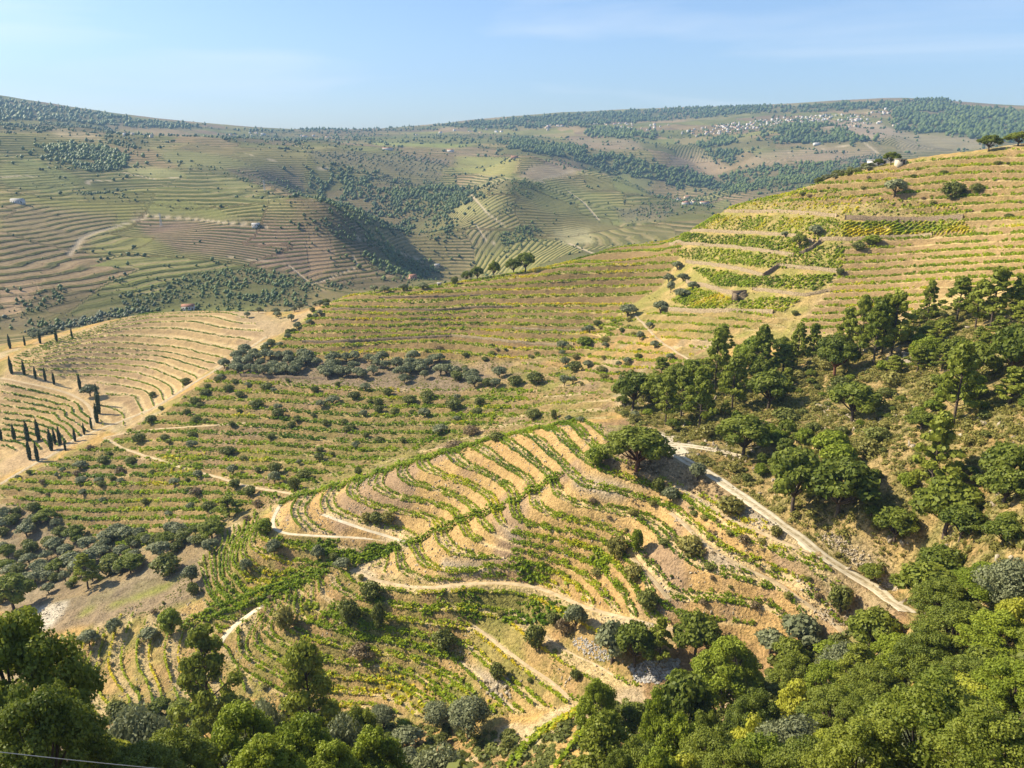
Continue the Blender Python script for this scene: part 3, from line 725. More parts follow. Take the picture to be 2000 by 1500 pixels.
fields = [[(1390, 412), (1480, 388), (1580, 366), (1700, 385), (1880, 405), (1900, 425), (1640, 422)], [(1305, 448), (1385, 420), (1640, 428), (1640, 460), (1590, 470), (1500, 452)], [(1645, 434), (1880, 434), (1905, 458), (1760, 464), (1645, 466)],
          [(1265, 474), (1310, 455), (1540, 466), (1580, 478), (1555, 498), (1400, 478)], [(1340, 508), (1300, 490), (1380, 484), (1540, 502), (1600, 480), (1650, 476), (1645, 526), (1500, 524)], [(1350, 522), (1480, 542), (1640, 536), (1600, 568), (1480, 562), (1400, 560)],
          [(1310, 588), (1350, 562), (1430, 582), (1560, 584), (1530, 608), (1350, 604)]]
for poly in fields:
    paint(poly, (.33, .28, .09), .7, 200, 460, (3, .3, .6), s=.9)
scrub_poly = [(1200, 800), (1300, 740), (1420, 700), (1560, 690), (1700, 640), (2080, 560), (2500, 500), (2500, 1500), (2080, 1250), (1780, 1190), (1600, 1080), (1400, 930), (1290, 870)]
paint(scrub_poly, (.38, .27, .11), .9, 80, 280, s=.9)
paint(scrub_poly, (.21, .20, .065), .8, 80, 280, (5, .42, .58))
paint(scrub_poly, (.40, .22, .09), .5, 80, 280, (5, .6, .68))
paint([(1180, 832), (1300, 880), (1440, 965), (1600, 1085), (1760, 1200), (1660, 1235), (1500, 1050), (1330, 945), (1200, 900)], (.38, .27, .15), .8, 90, 240, s=.5)
for poly in ([(1120, 925), (1200, 940), (1260, 960), (1180, 975), (1120, 950)], [(1385, 1070), (1430, 1095), (1480, 1125), (1420, 1120), (1360, 1100)], [(970, 1020), (1010, 1040), (1060, 1060), (1000, 1055)],
             [(1440, 985), (1520, 1020), (1500, 1035), (1440, 1010)], [(1160, 1200), (1260, 1215), (1230, 1260), (1180, 1240)], [(900, 1290), (1000, 1330), (960, 1360)], [(860, 1090), (960, 1100), (980, 1128), (860, 1120)]):
    paint(poly, GREYR, .75, 90, 260, s=.1)
paint([(1600, 1040), (1700, 1080), (1760, 1150), (1700, 1130), (1620, 1070)], (.50, .40, .24), .8, 90, 200, s=.1)
paint([(0, 985), (60, 990), (110, 1010), (250, 1080), (430, 1040), (420, 1090), (250, 1170), (120, 1195), (0, 1200)], (.26, .20, .12), .8, 160, 340, s=.3)
paint([(40, 1195), (110, 1180), (140, 1170), (90, 1230), (20, 1240)], (.60, .52, .38), .9, 130, 320)
paint([(735, 1046), (770, 1052), (812, 1058), (800, 1068), (775, 1066), (750, 1058)], PALE, .95, 120, 240)
paint([(685, 1100), (715, 1095), (735, 1130), (800, 1148), (700, 1130)], PALE, .9, 120, 240)
paint([(1410, 1345), (1460, 1338), (1470, 1375), (1420, 1385)], (.6, .47, .28), .95, 60, 240)
paint([(1262, 838), (1320, 850), (1350, 868), (1330, 892), (1290, 880)], (.60, .50, .33), .95, 120, 240)
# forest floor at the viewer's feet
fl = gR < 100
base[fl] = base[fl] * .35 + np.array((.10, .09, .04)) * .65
# across the valley: fields of different age, edges wandering
far = gR > 555
wx = gX + 60 * (fbm(gX, gY, 160, 2, 51) - .5); wy = gY + 60 * (fbm(gX, gY, 160, 2, 52) - .5)
cell = 150.0
ci = np.floor(wx / cell + .35 * np.floor(wy / cell)); cj = np.floor(wy / (cell * 1.35))
h = _hash(ci, cj, 3); h2 = _hash(ci, cj, 4)
pal = np.array([(.20, .185, .085), (.235, .20, .10), (.175, .18, .07), (.27, .205, .12), (.16, .17, .065), (.22, .165, .11), (.21, .21, .075)])
fc = pal[(h * 6.99).astype(int)] * (.88 + .24 * h2[..., None])
fc = fc * (.72 + .5 * n3[..., None]) * np.array((1.06, 1.0, .82))
base = np.where(far[..., None], fc, base).astype(np.float32)
farrow = np.where(far, .55 + .45 * (_hash(ci, cj, 5) > .25), 0).astype(np.float32)
farrow *= 1 - .8 * sstep(math.log(2300), math.log(3000), gL)
scrub = np.where(far, 0, scrub)
F = 9000
wood_col = (.065, .085, .03)
def fpaint(poly, c, k=.9, row=None, rmin=555):
    paint(poly, c, k, rmin, F)
    if row is not None:
        m = inpoly(gUw, gVw, poly) & (gR > rmin); farrow[m] = row
for poly, c, row in [
        ([(260, 418), (430, 428), (600, 445), (605, 540), (520, 520), (440, 505), (350, 490), (270, 450)], (.185, .125, .105), 1.0),
        ([(600, 440), (650, 470), (660, 500), (640, 530), (600, 550)], (.33, .23, .15), .5),
        ([(285, 392), (360, 393), (430, 410), (492, 436), (380, 428), (285, 420)], (.19, .20, .07), .2),
        ([(400, 345), (480, 350), (570, 400), (600, 420), (560, 430), (480, 395)], (.20, .20, .08), 1.0),
        ([(300, 290), (420, 300), (540, 325), (580, 360), (480, 345), (330, 320)], (.20, .205, .085), .3),
        ([(540, 330), (590, 340), (600, 385), (470, 345), (440, 330)], (.17, .12, .10), .9),
        ([(700, 270), (820, 262), (960, 272), (900, 290), (740, 285)], (.22, .25, .075), .1),
        ([(890, 304), (1016, 312), (1000, 345), (950, 345), (884, 332)], (.235, .235, .08), .15),
        ([(1012, 346), (1040, 322), (1080, 318), (1135, 333), (1108, 346), (1050, 352)], (.36, .28, .19), .1),
        ([(1100, 305), (1150, 320), (1140, 335), (1060, 318)], (.25, .18, .12), .2),
        ([(1020, 355), (1090, 350), (1200, 395), (1270, 430), (1190, 440), (1060, 410), (1010, 380)], (.17, .185, .07), .7),
        ([(1080, 452), (1150, 446), (1165, 476), (1100, 478)], (.30, .28, .16), .2),
        ([(870, 480), (930, 440), (960, 430), (960, 470), (920, 510), (880, 520)], (.26, .22, .12), 1.0),
        ([(1300, 322), (1330, 300), (1375, 300), (1430, 330), (1400, 345), (1340, 338)], (.30, .225, .15), .35),
        ([(1520, 300), (1600, 285), (1720, 292), (1700, 310), (1560, 320)], (.27, .21, .145), .5),
        ([(1480, 300), (1550, 290), (1530, 320), (1440, 330)], (.25, .20, .13), .4),
        ([(1550, 240), (1700, 238), (1780, 260), (1700, 275), (1620, 258)], (.33, .26, .19), .1),
        ([(1740, 260), (1900, 268), (1950, 290), (1760, 300)], (.27, .23, .15), .3),
        ([(1100, 270), (1240, 272), (1260, 290), (1160, 300)], (.24, .19, .13), .2),
        ([(870, 380), (960, 385), (1010, 400), (950, 430), (900, 420)], (.24, .235, .10), .5),
        ([(930, 345), (1000, 348), (990, 375), (900, 360)], (.25, .24, .12), 1.0),
        ([(1190, 320), (1300, 330), (1260, 380), (1200, 370)], (.17, .19, .07), .3),
        ([(0, 390), (230, 420), (200, 470), (120, 520), (0, 540)], (.225, .175, .11), 1.0),
        ([(0, 560), (90, 540), (40, 620), (0, 625)], (.34, .24, .16), .6),
        ([(170, 455), (250, 450), (350, 520), (330, 540), (180, 500)], (.21, .205, .08), 1.0),
        ([(0, 320), (60, 310), (160, 350), (120, 380), (0, 360)], (.18, .20, .075), .5),
        ([(100, 245), (200, 258), (190, 275), (110, 265)], (.36, .29, .18), .6),
        ([(240, 320), (340, 330), (380, 345), (300, 348), (250, 335)], (.26, .26, .12), .2)]:
    fpaint(poly, tuple(np.array(c) * (1.18, 1.12, 1.0)), .8, row)
FW = [   # woods across the valley: polygon, number, height, olive?
 ([(595, 340), (650, 322), (720, 345), (800, 368), (880, 362), (960, 385), (900, 400), (880, 420), (900, 468), (860, 478), (790, 455), (700, 440), (640, 415)], 1700, 9, 0),
 ([(1000, 275), (1080, 282), (1200, 300), (1300, 328), (1400, 350), (1425, 372), (1320, 362), (1200, 338), (1100, 308), (1000, 292)], 1100, 9, 0),
 ([(1400, 345), (1480, 330), (1560, 322), (1640, 318), (1600, 350), (1500, 370), (1420, 385)], 600, 9, 0),
 ([(1360, 282), (1420, 266), (1455, 290), (1440, 322), (1400, 312)], 300, 9, 0),
 ([(1500, 272), (1545, 243), (1640, 250), (1720, 282), (1640, 278), (1530, 284)], 420, 10, 0),
 ([(1130, 247), (1200, 252), (1285, 264), (1275, 276), (1160, 264)], 330, 10, 0),
 ([(1740, 215), (1850, 205), (2060, 225), (2060, 285), (1950, 280), (1850, 262), (1750, 258)], 1300, 11, 0),
 ([(380, 248), (560, 253), (720, 253), (860, 244), (860, 254), (700, 262), (500, 262)], 420, 8, 0),
 ([(860, 245), (1000, 232), (1150, 221), (1350, 211), (1550, 207), (1700, 200), (1850, 194), (1850, 212), (1700, 215), (1500, 222), (1300, 236), (1100, 248), (960, 256)], 2200, 10, 0),
 ([(-40, 190), (120, 210), (280, 236), (390, 243), (390, 252), (250, 250), (100, 236), (-40, 236)], 700, 10, 0),
 ([(75, 288), (170, 280), (215, 290), (255, 310), (240, 335), (170, 336), (110, 310)], 420, 9, 0),
 ([(205, 262), (300, 268), (280, 292), (215, 284)], 130, 8, 0),
 ([(330, 550), (420, 525), (560, 530), (610, 560), (600, 600), (500, 600), (400, 600), (290, 598)], 330, 6, 0),
 ([(40, 590), (110, 560), (300, 575), (320, 605), (200, 630), (60, 650)], 230, 5, 0),
 ([(695, 495), (740, 486), (790, 492), (850, 515), (862, 540), (800, 545), (740, 530)], 170, 9, 0),
 ([(930, 480), (960, 450), (1040, 440), (1060, 455), (1000, 480), (960, 505)], 170, 6, 0),
 ([(590, 415), (640, 425), (740, 470), (850, 530), (830, 540), (700, 480), (600, 440)], 240, 6, 0),
 ([(1230, 400), (1300, 380), (1400, 395), (1390, 410), (1260, 430)], 190, 7, 0),
 ([(1450, 390), (1520, 350), (1660, 312), (1700, 322), (1480, 392)], 220, 8, 0),
 ([(600, 296), (760, 300), (880, 312), (862, 352), (760, 345), (620, 322)], 900, 4.5, 1),
 ([(700, 340), (860, 355), (880, 362), (800, 366), (700, 350)], 200, 4.5, 1),
 ([(1560, 335), (1700, 300), (1720, 310), (1600, 350)], 260, 4.5, 1),
 ([(1200, 405), (1330, 395), (1300, 430), (1220, 435)], 160, 4.5, 1),
 ([(0, 245), (110, 240), (230, 250), (220, 262), (0, 256)], 260, 6, 0),
 ([(420, 262), (700, 262), (1000, 262), (1100, 272), (900, 282), (700, 278), (480, 285)], 420, 6, 0),
 ([(150, 375), (260, 380), (320, 378), (280, 392), (180, 395)], 90, 6, 0),
 ([(380, 320), (560, 352), (620, 400), (610, 410), (540, 365), (380, 332)], 160, 5, 0),
 ([(0, 640), (150, 640), (290, 606), (290, 600), (100, 625), (0, 630)], 150, 5, 1),
 ([(640, 560), (700, 540), (860, 548), (800, 560), (690, 566)], 60, 5, 0),
 ([(1000, 350), (1060, 360), (1030, 400), (960, 430), (990, 390)], 130, 5, 0),
]
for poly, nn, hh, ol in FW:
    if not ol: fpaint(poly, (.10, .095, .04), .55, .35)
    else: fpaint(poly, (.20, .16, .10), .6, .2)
for pts, w in [([(72, 345), (40, 343), (0, 347)], 6), ([(135, 497), (150, 480), (158, 466), (190, 453), (235, 440), (270, 428), (285, 424)], 6), ([(283, 421), (380, 428), (450, 436), (520, 442)], 4), ([(240, 337), (300, 350), (370, 345)], 3.5),
               ([(1010, 350), (1060, 355), (1105, 370), (1140, 395), (1170, 430)], 4), ([(1050, 352), (1120, 334), (1190, 350)], 3.5), ([(850, 520), (800, 500), (740, 480), (640, 440)], 3), ([(930, 440), (950, 470), (965, 475)], 3),
               ([(1540, 298), (1600, 292), (1690, 280), (1715, 300)], 7), ([(590, 560), (640, 545), (700, 520), (690, 500)], 3), ([(170, 360), (175, 352), (215, 353)], 6), ([(480, 300), (560, 320), (640, 330)], 4), ([(600, 548), (560, 515), (470, 505), (440, 500)], 3),
               ([(920, 380), (955, 420), (985, 440)], 3.5), ([(1110, 475), (1170, 500)], 4)]:
    P = far_line(resample(pts, 8))
    m = (gR > 560) & (gX > P[:, 0].min() - 20) & (gX < P[:, 0].max() + 20) & (gY > P[:, 1].min() - 20) & (gY < P[:, 1].max() + 20)
    d, _ = dist_line(P, gX, gY, m); k = (1 - sstep(w * .25, w * .8, d))
    b_ = base[m]; base[m] = b_ + (np.array((.50, .40, .26)) - b_) * k[:, None] * .8; fm = farrow[m]; farrow[m] = fm * (1 - k)
# level coordinate of the far vineyards follows the height, or slants where the field was planted so
_h6 = _hash(ci, cj, 6); _h7 = _hash(ci, cj, 7)
_slope = np.hypot(np.gradient(gZ, axis=0) / da, np.gradient(gZ, axis=1) / dl[None, :]) / gR
_str = (_h6 > .80) & (_h7 > .3)
_tf = np.where(_str, (gX * np.cos(_h7 * 3.1) + gY * np.sin(_h7 * 3.1)) / 9.0, gZ / (2.7 + 2.0 * _h6) + .25 * (n1 - .5))
farrow = np.where(_str, farrow, farrow * sstep(.05, .12, _slope)) * sstep(.15, .42, fbm(gX, gY, 70, 3, 97))
gT = np.where(far, _tf, gT)

bank_shade = np.zeros_like(gZ)  # per region: how much brown and painted shade the banks take
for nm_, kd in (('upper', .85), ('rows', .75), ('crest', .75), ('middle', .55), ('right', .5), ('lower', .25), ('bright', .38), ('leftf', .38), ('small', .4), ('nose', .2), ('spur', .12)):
    r_ = REG[nm_]; bank_shade[r_['sl']] = np.maximum(bank_shade[r_['sl']], kd * r_['w'])
# ---------------------------------------------------------------- ground mesh
nA, nL = gZ.shape
idx = np.arange(nA * nL).reshape(nA, nL)
Fq = np.stack([idx[:-1, :-1], idx[:-1, 1:], idx[1:, 1:], idx[1:, :-1]], -1).reshape(-1, 4)[:, ::-1]
V = np.stack([gX, gY, gZ], -1).reshape(-1, 3)
gm = mesh_np('ground', V, Fq, (ground_mat(),), smooth=True)
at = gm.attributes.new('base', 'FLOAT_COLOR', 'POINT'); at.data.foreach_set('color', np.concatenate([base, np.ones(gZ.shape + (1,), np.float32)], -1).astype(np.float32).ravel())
at = gm.attributes.new('bench', 'FLOAT_COLOR', 'POINT'); at.data.foreach_set('color', np.stack([scrub, np.where(far, 0, gTW * np.where(bank_shade > .4, .35, 1.0)), farrow, bank_shade], -1).astype(np.float32).ravel())
at = gm.attributes.new('level', 'FLOAT', 'POINT'); at.data.foreach_set('value', gT.astype(np.float32).ravel())
ground = mobj('terrain', gm); tagit(ground, 'terraced valley hillsides with dry banks, soil and distant vineyards', None, None, 'structure')

# ---------------------------------------------------------------- roads and tracks as sheets on their cut beds
def ribbon(P, z, w, lift=.05):
    T_ = np.gradient(P, axis=0); T_ /= np.linalg.norm(T_, axis=1, keepdims=True) + 1e-9; Nn = np.stack([T_[:, 1], -T_[:, 0]], 1)
    cs = np.linspace(-1, 1, 9); n = len(P); rs = np.random.default_rng(n)
    wl = w / 2 * (1 + .22 * (smooth1(rs.random((n, 1)), 2)[:, 0] - .5) * 2); wr = w / 2 * (1 + .22 * (smooth1(rs.random((n, 1)), 2)[:, 0] - .5) * 2)
    XY = P[:, None, :] + Nn[:, None, :] * (np.where(cs[None, :] < 0, wl[:, None], wr[:, None]) * cs[None, :])[..., None]
    prof = lift + .04 * np.cos(cs * 9.0); prof[[0, -1]] = -.25
    Z = z[:, None] + prof[None, :]
    Vv = np.concatenate([XY, Z[..., None]], -1).reshape(-1, 3); k = len(cs)
    ii = np.arange(n * k).reshape(n, k); Ff = np.stack([ii[:-1, :-1], ii[:-1, 1:], ii[1:, 1:], ii[1:, :-1]], -1).reshape(-1, 4)
    return Vv, Ff
for name, label, w, P, z in roads:
    Vv, Ff = ribbon(P, z, w)
    strip = np.arange(len(Ff)) % 8; pale = name == 'dirt_road' or 'white' in label
    o = mobj(name, mesh_np(name, Vv, Ff, (M['road'] if pale else M['track'], M['verge']), smooth=True, matidx=np.where(((strip == 3) | (strip == 4)) & (w > 2.2) & (w < 4), 1, 0)))
    tagit(o, label, None, None, 'structure')

# ---------------------------------------------------------------- vines
def clumps(C, D, size, nleaf, leaf, seed, tint, hgt=1.0):
    """leafy plants at C, stretched along D; one flat leaf spray = one quad"""
    rs = np.random.default_rng(seed); n = len(C); N = n * nleaf
    c = np.repeat(C, nleaf, 0); d = np.repeat(D, nleaf, 0); s = np.repeat(size, nleaf)
    u = rs.normal(size=(N, 3)); u /= np.linalg.norm(u, axis=1, keepdims=True); r = rs.random(N) ** .45
    side = np.stack([d[:, 1], -d[:, 0]], 1)
    a = u[:, 0] * r * .72 * s; b_ = u[:, 1] * r * .23 * s
    p = c.copy(); p[:, :2] += d * a[:, None] + side * b_[:, None]; p[:, 2] += (.62 + u[:, 2] * r * .5) * s * hgt
    nrm = u + rs.normal(size=(N, 3)) * .45 + np.array([0, 0, .9]); nrm /= np.linalg.norm(nrm, axis=1, keepdims=True)
    t1 = np.cross(nrm, rs.normal(size=(N, 3))); t1 /= np.linalg.norm(t1, axis=1, keepdims=True); t2 = np.cross(nrm, t1)
    L = (leaf * (.7 + .6 * rs.random(N)) * s)[:, None]
    Vv = np.stack([p - t1 * L - t2 * L * .8, p + t1 * L - t2 * L * .7, p + t1 * L * .9 + t2 * L * .8, p - t1 * L * .8 + t2 * L * .9], 1).reshape(-1, 3)
    Ff = np.arange(N * 4).reshape(N, 4)
    tt = np.clip(np.repeat(tint, nleaf) + (rs.random(N) - .5) * .45, 0, 1)
    return Vv, Ff, tt
WORDS = ['first', 'second', 'third', 'fourth', 'fifth', 'sixth', 'seventh', 'eighth', 'ninth', 'tenth', 'eleventh', 'twelfth', 'thirteenth', 'fourteenth', 'fifteenth', 'sixteenth', 'seventeenth', 'eighteenth', 'nineteenth', 'twentieth']
VC = []
def vine_rows(rn, offs, spacing, width, size, nleaf, leaf, dens, labeler, group, tmean=.45, keep=None, mean_row=None):
    r = REG[rn]; sl = r['sl']; w = r['w']; area = (gR[sl] ** 2) * da * dl[None, sl[1]] * (w > .75)
    area = area * np.clip(np.sqrt(r['Ta'] ** 2 + r['Tl'] ** 2) / gR[sl], .1, .9)      # metres of terrace per cell
    tot = area.sum(); n = int(tot * len(offs) / spacing); rs = np.random.default_rng(len(rn) * 31 + n % 97); VC.append((rn, n, n * nleaf * 2))
    k = rs.choice(area.size, n, p=(area / tot).ravel()); i, j = np.unravel_index(k, area.shape)
    i0, j0 = sl[0].start, sl[1].start
    a = GA[i0 + i] + (rs.random(n) - .5) * da; l = GL[j0 + j] + (rs.random(n) - .5) * dl[j0 + j]
    T, Ta, Tl = r['T'][i, j], r['Ta'][i, j], r['Tl'][i, j]
    T = T + Ta * (a - GA[i0 + i]) + Tl * (l - GL[j0 + j]) + Tl * (l - GL[j0 + j])
    offs = np.array(offs); fl_ = np.floor(T); fr = T - fl_
    dd = fr[:, None] - offs[None, :]; dd = dd - np.round(dd); q = np.abs(dd).argmin(1); dT = dd[np.arange(n), q]
    level = np.round(T - dT - offs[q]).astype(int)
    g2 = Ta * Ta + Tl * Tl + 1e-6
    mv = np.hypot(dT * Ta / g2, dT * Tl / g2) * np.exp(l)
    a = a - dT * Ta / g2; l = l - dT * Tl / g2
    R = np.exp(l); x = R * np.sin(a); y = R * np.cos(a)
    tx = -Tl; ty = Ta; D = np.stack([tx * np.cos(a) + ty * np.sin(a), -tx * np.sin(a) + ty * np.cos(a)], 1); D /= np.linalg.norm(D, axis=1, keepdims=True) + 1e-9
    ok = (mv < 6) & (fbm(x, y, 9, 2, 61) < dens) & ~np.isin(level, [])
    u_, v_ = project(x, y, HF(x, y)); ok &= inpoly(u_, v_, [(-60, 250), (2060, 250), (2060, 1520), (-60, 1520)])
    for (_, _, rw, P, _) in roads:                               # nothing grows on the tracks
        near = np.nonzero(ok & (x > P[:, 0].min() - 3) & (x < P[:, 0].max() + 3) & (y > P[:, 1].min() - 3) & (y < P[:, 1].max() + 3))[0]
        if len(near):
            d_, _ = dist_line(P[::3], x[near], y[near], np.ones(len(near), bool)); ok[near[d_ < rw * .6 + .2]] = False
    if keep is not None: ok &= keep(x, y, u_, v_)
    x, y, D, level, q = x[ok], y[ok], D[ok], level[ok], q[ok]
    z = HF(x, y) - .05
    tint = np.clip(tmean + (fbm(x, y, 16, 2, 62) - .5) * 1.3, 0, 1)
    sz = size * (.7 + .6 * rs.random(len(x)))
    keys = sorted(set(zip(level.tolist(), q.tolist())))
    for lv, qq in keys:
        m = (level == lv) & (q == qq)
        if m.sum() < 5: continue
        C = np.stack([x[m], y[m], z[m]], 1); c0 = C.mean(0); c0[2] = C[:, 2].min()
        Vv, Ff, tt = clumps(C - c0, D[m], sz[m], nleaf, leaf, (lv * 7 + qq) % 10007, tint[m])
        o = mobj('vine_row', mesh_np('vine_row', Vv, Ff, (M['vine'],), tint=tt)); o.location = c0
        tagit(o, labeler(lv, qq, keys), 'vine row', group)
def nth(k): return WORDS[k] if k < len(WORDS) else None
def lab(keys_sign, what, ref, nq, names):
    def f(lv, qq, keys):
        ks = sorted(set(k for k, _ in keys), reverse=keys_sign < 0); n = ks.index(lv)
        w_ = nth(n) or ('a higher' if keys_sign > 0 else 'a lower')
        pre = (names[qq] + ' ') if nq > 1 else ''
        return f'{pre}row of {what}, {w_} terrace {ref}'
    return f
vine_rows('spur', (.0, .23, .47), .52, 0, .95, 10, .155, .86, lab(1, 'green vines', 'up from the pale track on the spur', 3, ('outer', 'middle', 'inner')), 'vine rows curving round the central spur', .33)
vine_rows('lower', (.02, .45), .48, 0, 1.0, 11, .165, .84, lab(-1, 'tangled vines', 'down from the pale track on the lower spur', 2, ('outer', 'inner')), 'vine rows on the lower spur', .5)
vine_rows('nose', (.03, .46), .50, 0, .95, 11, .18, .80, lab(-1, 'thin vines', 'down the steep nose at the lower left', 2, ('outer', 'inner')), 'vine rows on the steep nose', .55)
vine_rows('bright', (.12,), .34, 0, .82, 8, .19, .99, lab(-1, 'low clipped vines', 'down from the top of the bright field', 1, ('',)), 'vine rows on the bright field', .08)
vine_rows('leftf', (.10,), .42, 0, 1.05, 7, .24, .92, lab(-1, 'low vines', 'down in the field with the cypresses', 1, ('',)), 'vine rows in the cypress field', .22)
vine_rows('upper', (.05, .38), .58, 0, 1.05, 6, .27, .88, lab(-1, 'yellowing vines', 'down from the skyline of the upper vineyard', 2, ('outer', 'inner')), 'vine rows of the upper vineyard', .62)
vine_rows('rows', (.10, .42), .65, 0, .95, 7, .25, .74, lab(-1, 'sparse vines', 'down on the golden slope', 2, ('outer', 'inner')), 'vine rows on the golden slope', .35)
vine_rows('crest', (.12, .42), .7, 0, 1.0, 7, .26, .74, lab(-1, 'patchy vines', 'down from the top of the near hill', 2, ('outer', 'inner')), 'vine rows on the crest of the near hill', .5)
vine_rows('middle', (.08, .36), .65, 0, 1.05, 7, .27, .76, lab(-1, 'overgrown vines', 'down the bushy middle slope', 2, ('outer', 'inner')), 'vine rows on the bushy middle slope', .45)
vine_rows('small', (.10, .42), .8, 0, .8, 7, .22, .60, lab(-1, 'short vines', 'down the small knoll behind the spur', 2, ('outer', 'inner')), 'vine rows on the small knoll', .6)
vine_rows('right', (.10, .40), .8, 0, .95, 7, .25, .66, lab(-1, 'patchy vines', 'down the slope below the grey olives', 2, ('outer', 'inner')), 'vine rows below the grey olives', .6)
print('VINES', VC, sum(c[2] for c in VC))

def scatter_px(poly, n, rmin, rmax, rs, F=None):
    """n ground points inside a patch of hillside, even over the ground"""
    u0, u1 = min(p[0] for p in poly), max(p[0] for p in poly)
    m = inpoly(gU, gV, poly) & (gR > rmin) & (gR < rmax)
    if m.sum() < 3: return np.zeros((0, 2))
    area = ((gR ** 2) * da * dl[None, :])[m]; ii, jj = np.nonzero(m)
    k = rs.choice(len(ii), n, p=area / area.sum())
    a = GA[ii[k]] + (rs.random(n) - .5) * da; l = GL[jj[k]] + (rs.random(n) - .5) * dl[jj[k]]
    return np.stack([np.exp(l) * np.sin(a), np.exp(l) * np.cos(a)], 1)
# unpruned vines that cover whole banks
def thicket(poly, n, label, group=None, tm=.4, size=1.1, rmax=300):
    rs = np.random.default_rng(n); P = scatter_px(poly, n, 80, rmax, rs)
    P = P[fbm(P[:, 0], P[:, 1], 5, 2, 71) > .36]
    z = HF(P[:, 0], P[:, 1]) - .1; ang = rs.random(len(P)) * 6.28; C = np.concatenate([P, z[:, None]], 1); c0 = C.mean(0)
    Vv, Ff, tt = clumps(C - c0, np.stack([np.cos(ang), np.sin(ang)], 1), size * (.6 + .7 * rs.random(len(P))), 11, .20, n, np.clip(tm + (fbm(P[:, 0], P[:, 1], 7, 2, 72) - .5) * 1.2, 0, 1), .6)
    o = mobj('vine_thicket', mesh_np('vine_thicket', Vv, Ff, (M['vine'],), tint=tt)); o.location = c0
    tagit(o, label, 'vine thicket', group, 'stuff')
thicket([(535, 1052), (640, 1056), (800, 1070), (700, 1104), (600, 1074)], 420, 'deep green vine thicket below the level white track')
thicket([(850, 1154), (960, 1148), (1080, 1167), (1140, 1192), (1060, 1222), (930, 1216), (820, 1200)], 420, 'green vine thicket on the bank under the pale track')
thicket([(1085, 1058), (1150, 1058), (1200, 1085), (1190, 1112), (1120, 1092)], 150, 'bright vine thicket across the terraces right of the spur', tm=.45)
thicket([(1008, 1098), (1060, 1100), (1112, 1132), (1105, 1150), (1008, 1130)], 170, 'lime green vine thicket just above the pale track', tm=.55)
thicket([(570, 1165), (640, 1182), (740, 1197), (860, 1262), (930, 1300), (700, 1248), (600, 1220)], 260, 'yellow green vine thicket between the round bushes', tm=.55)
thicket([(880, 1300), (930, 1342), (1000, 1395), (850, 1400), (700, 1330), (760, 1300)], 200, 'golden green vine thicket above the olive trees', tm=.65)
thicket([(440, 1130), (540, 1100), (640, 1110), (560, 1150), (440, 1190), (380, 1200)], 180, 'green vine thicket beside the tall pine', tm=.5)
thicket([(560, 960), (690, 920), (800, 882), (900, 800), (960, 762), (1030, 758), (960, 830), (850, 865), (700, 912)], 520, 'green vine thicket in the hollow behind the spur', tm=.3, rmax=360)
thicket([(310, 882), (400, 886), (380, 946), (280, 940)], 200, 'bright vine thicket above the hairpin track', tm=.4, size=1.2, rmax=360)

FIELD_AT = ['top field, over the long pale wall', 'field between the long pale wall and the second wall', 'field under the straight dark wall', 'field between the second and the third wall', 'field between the third and the fourth wall', 'field below the corner of the fourth wall', 'field beside the ruined shed']
for poly, lb_ in zip(fields, FIELD_AT):
    P = scatter_px(poly, 4000, 180, 470, np.random.default_rng(5)); z = HF(P[:, 0], P[:, 1]); uu, vv = project(P[:, 0], P[:, 1], z)
    # planted in close rows that climb a little across the slope
    q = P @ np.array([-.25, .97]); P = P + np.array([-.25, .97]) * (np.round(q / 1.9) * 1.9 - q)[:, None]
    sel = np.random.default_rng(6).random(len(P)) < min(1, 1250 / len(P)); P = P[sel & (fbm(P[:, 0], P[:, 1], 6, 2, 75) < .80)]; z = HF(P[:, 0], P[:, 1]) - .05
    D = np.tile(np.array([[.97, .25]]), (len(P), 1)); C = np.concatenate([P, z[:, None]], 1); c0 = C.mean(0)
    Vv, Ff, tt = clumps(C - c0, D, .95 * (.6 + .7 * np.random.default_rng(8).random(len(P))), 6, .29, 4, np.clip(.62 + (fbm(P[:, 0], P[:, 1], 9, 2, 76) - .5) * 1.2, 0, 1))
    o = mobj('vineyard_block', mesh_np('vineyard_block', Vv, Ff, (M['vine'],), tint=tt)); o.location = c0
    tagit(o, 'green vines filling the ' + lb_, 'vines', 'walled vine fields of the near hill', 'stuff')

def hedge(pts, label, size=1.1, tm=.35, rows=(0,)):
    P = near_line(pts); P = resample(P, .55); T_ = np.gradient(P, axis=0); T_ /= np.linalg.norm(T_, axis=1, keepdims=True) + 1e-9
    Nn = np.stack([T_[:, 1], -T_[:, 0]], 1); rs = np.random.default_rng(len(P)); Ps = []; Ds = []
    for q in rows: Ps.append(P + Nn * (q + .25 * rs.normal(size=(len(P), 1)))); Ds.append(T_)
    P = np.concatenate(Ps); D = np.concatenate(Ds); z = HF(P[:, 0], P[:, 1]); C = np.concatenate([P, z[:, None]], 1); c0 = C.mean(0)
    Vv, Ff, tt = clumps(C - c0, D, size * (.75 + .5 * rs.random(len(P))), 13, .19, 3, np.clip(tm + (fbm(P[:, 0], P[:, 1], 8, 2, 73) - .5), 0, 1))
    o = mobj('vine_row', mesh_np('vine_row', Vv, Ff, (M['vine'],), tint=tt)); o.location = c0; tagit(o, label, 'vine row')
hedge([(800, 1064), (830, 1050), (860, 1036), (900, 1018), (960, 1000), (1000, 984), (1030, 966), (1068, 946), (1092, 928)], 'straight double vine row climbing diagonally across the spur terraces', 1.15, .25, (-.8, .8))
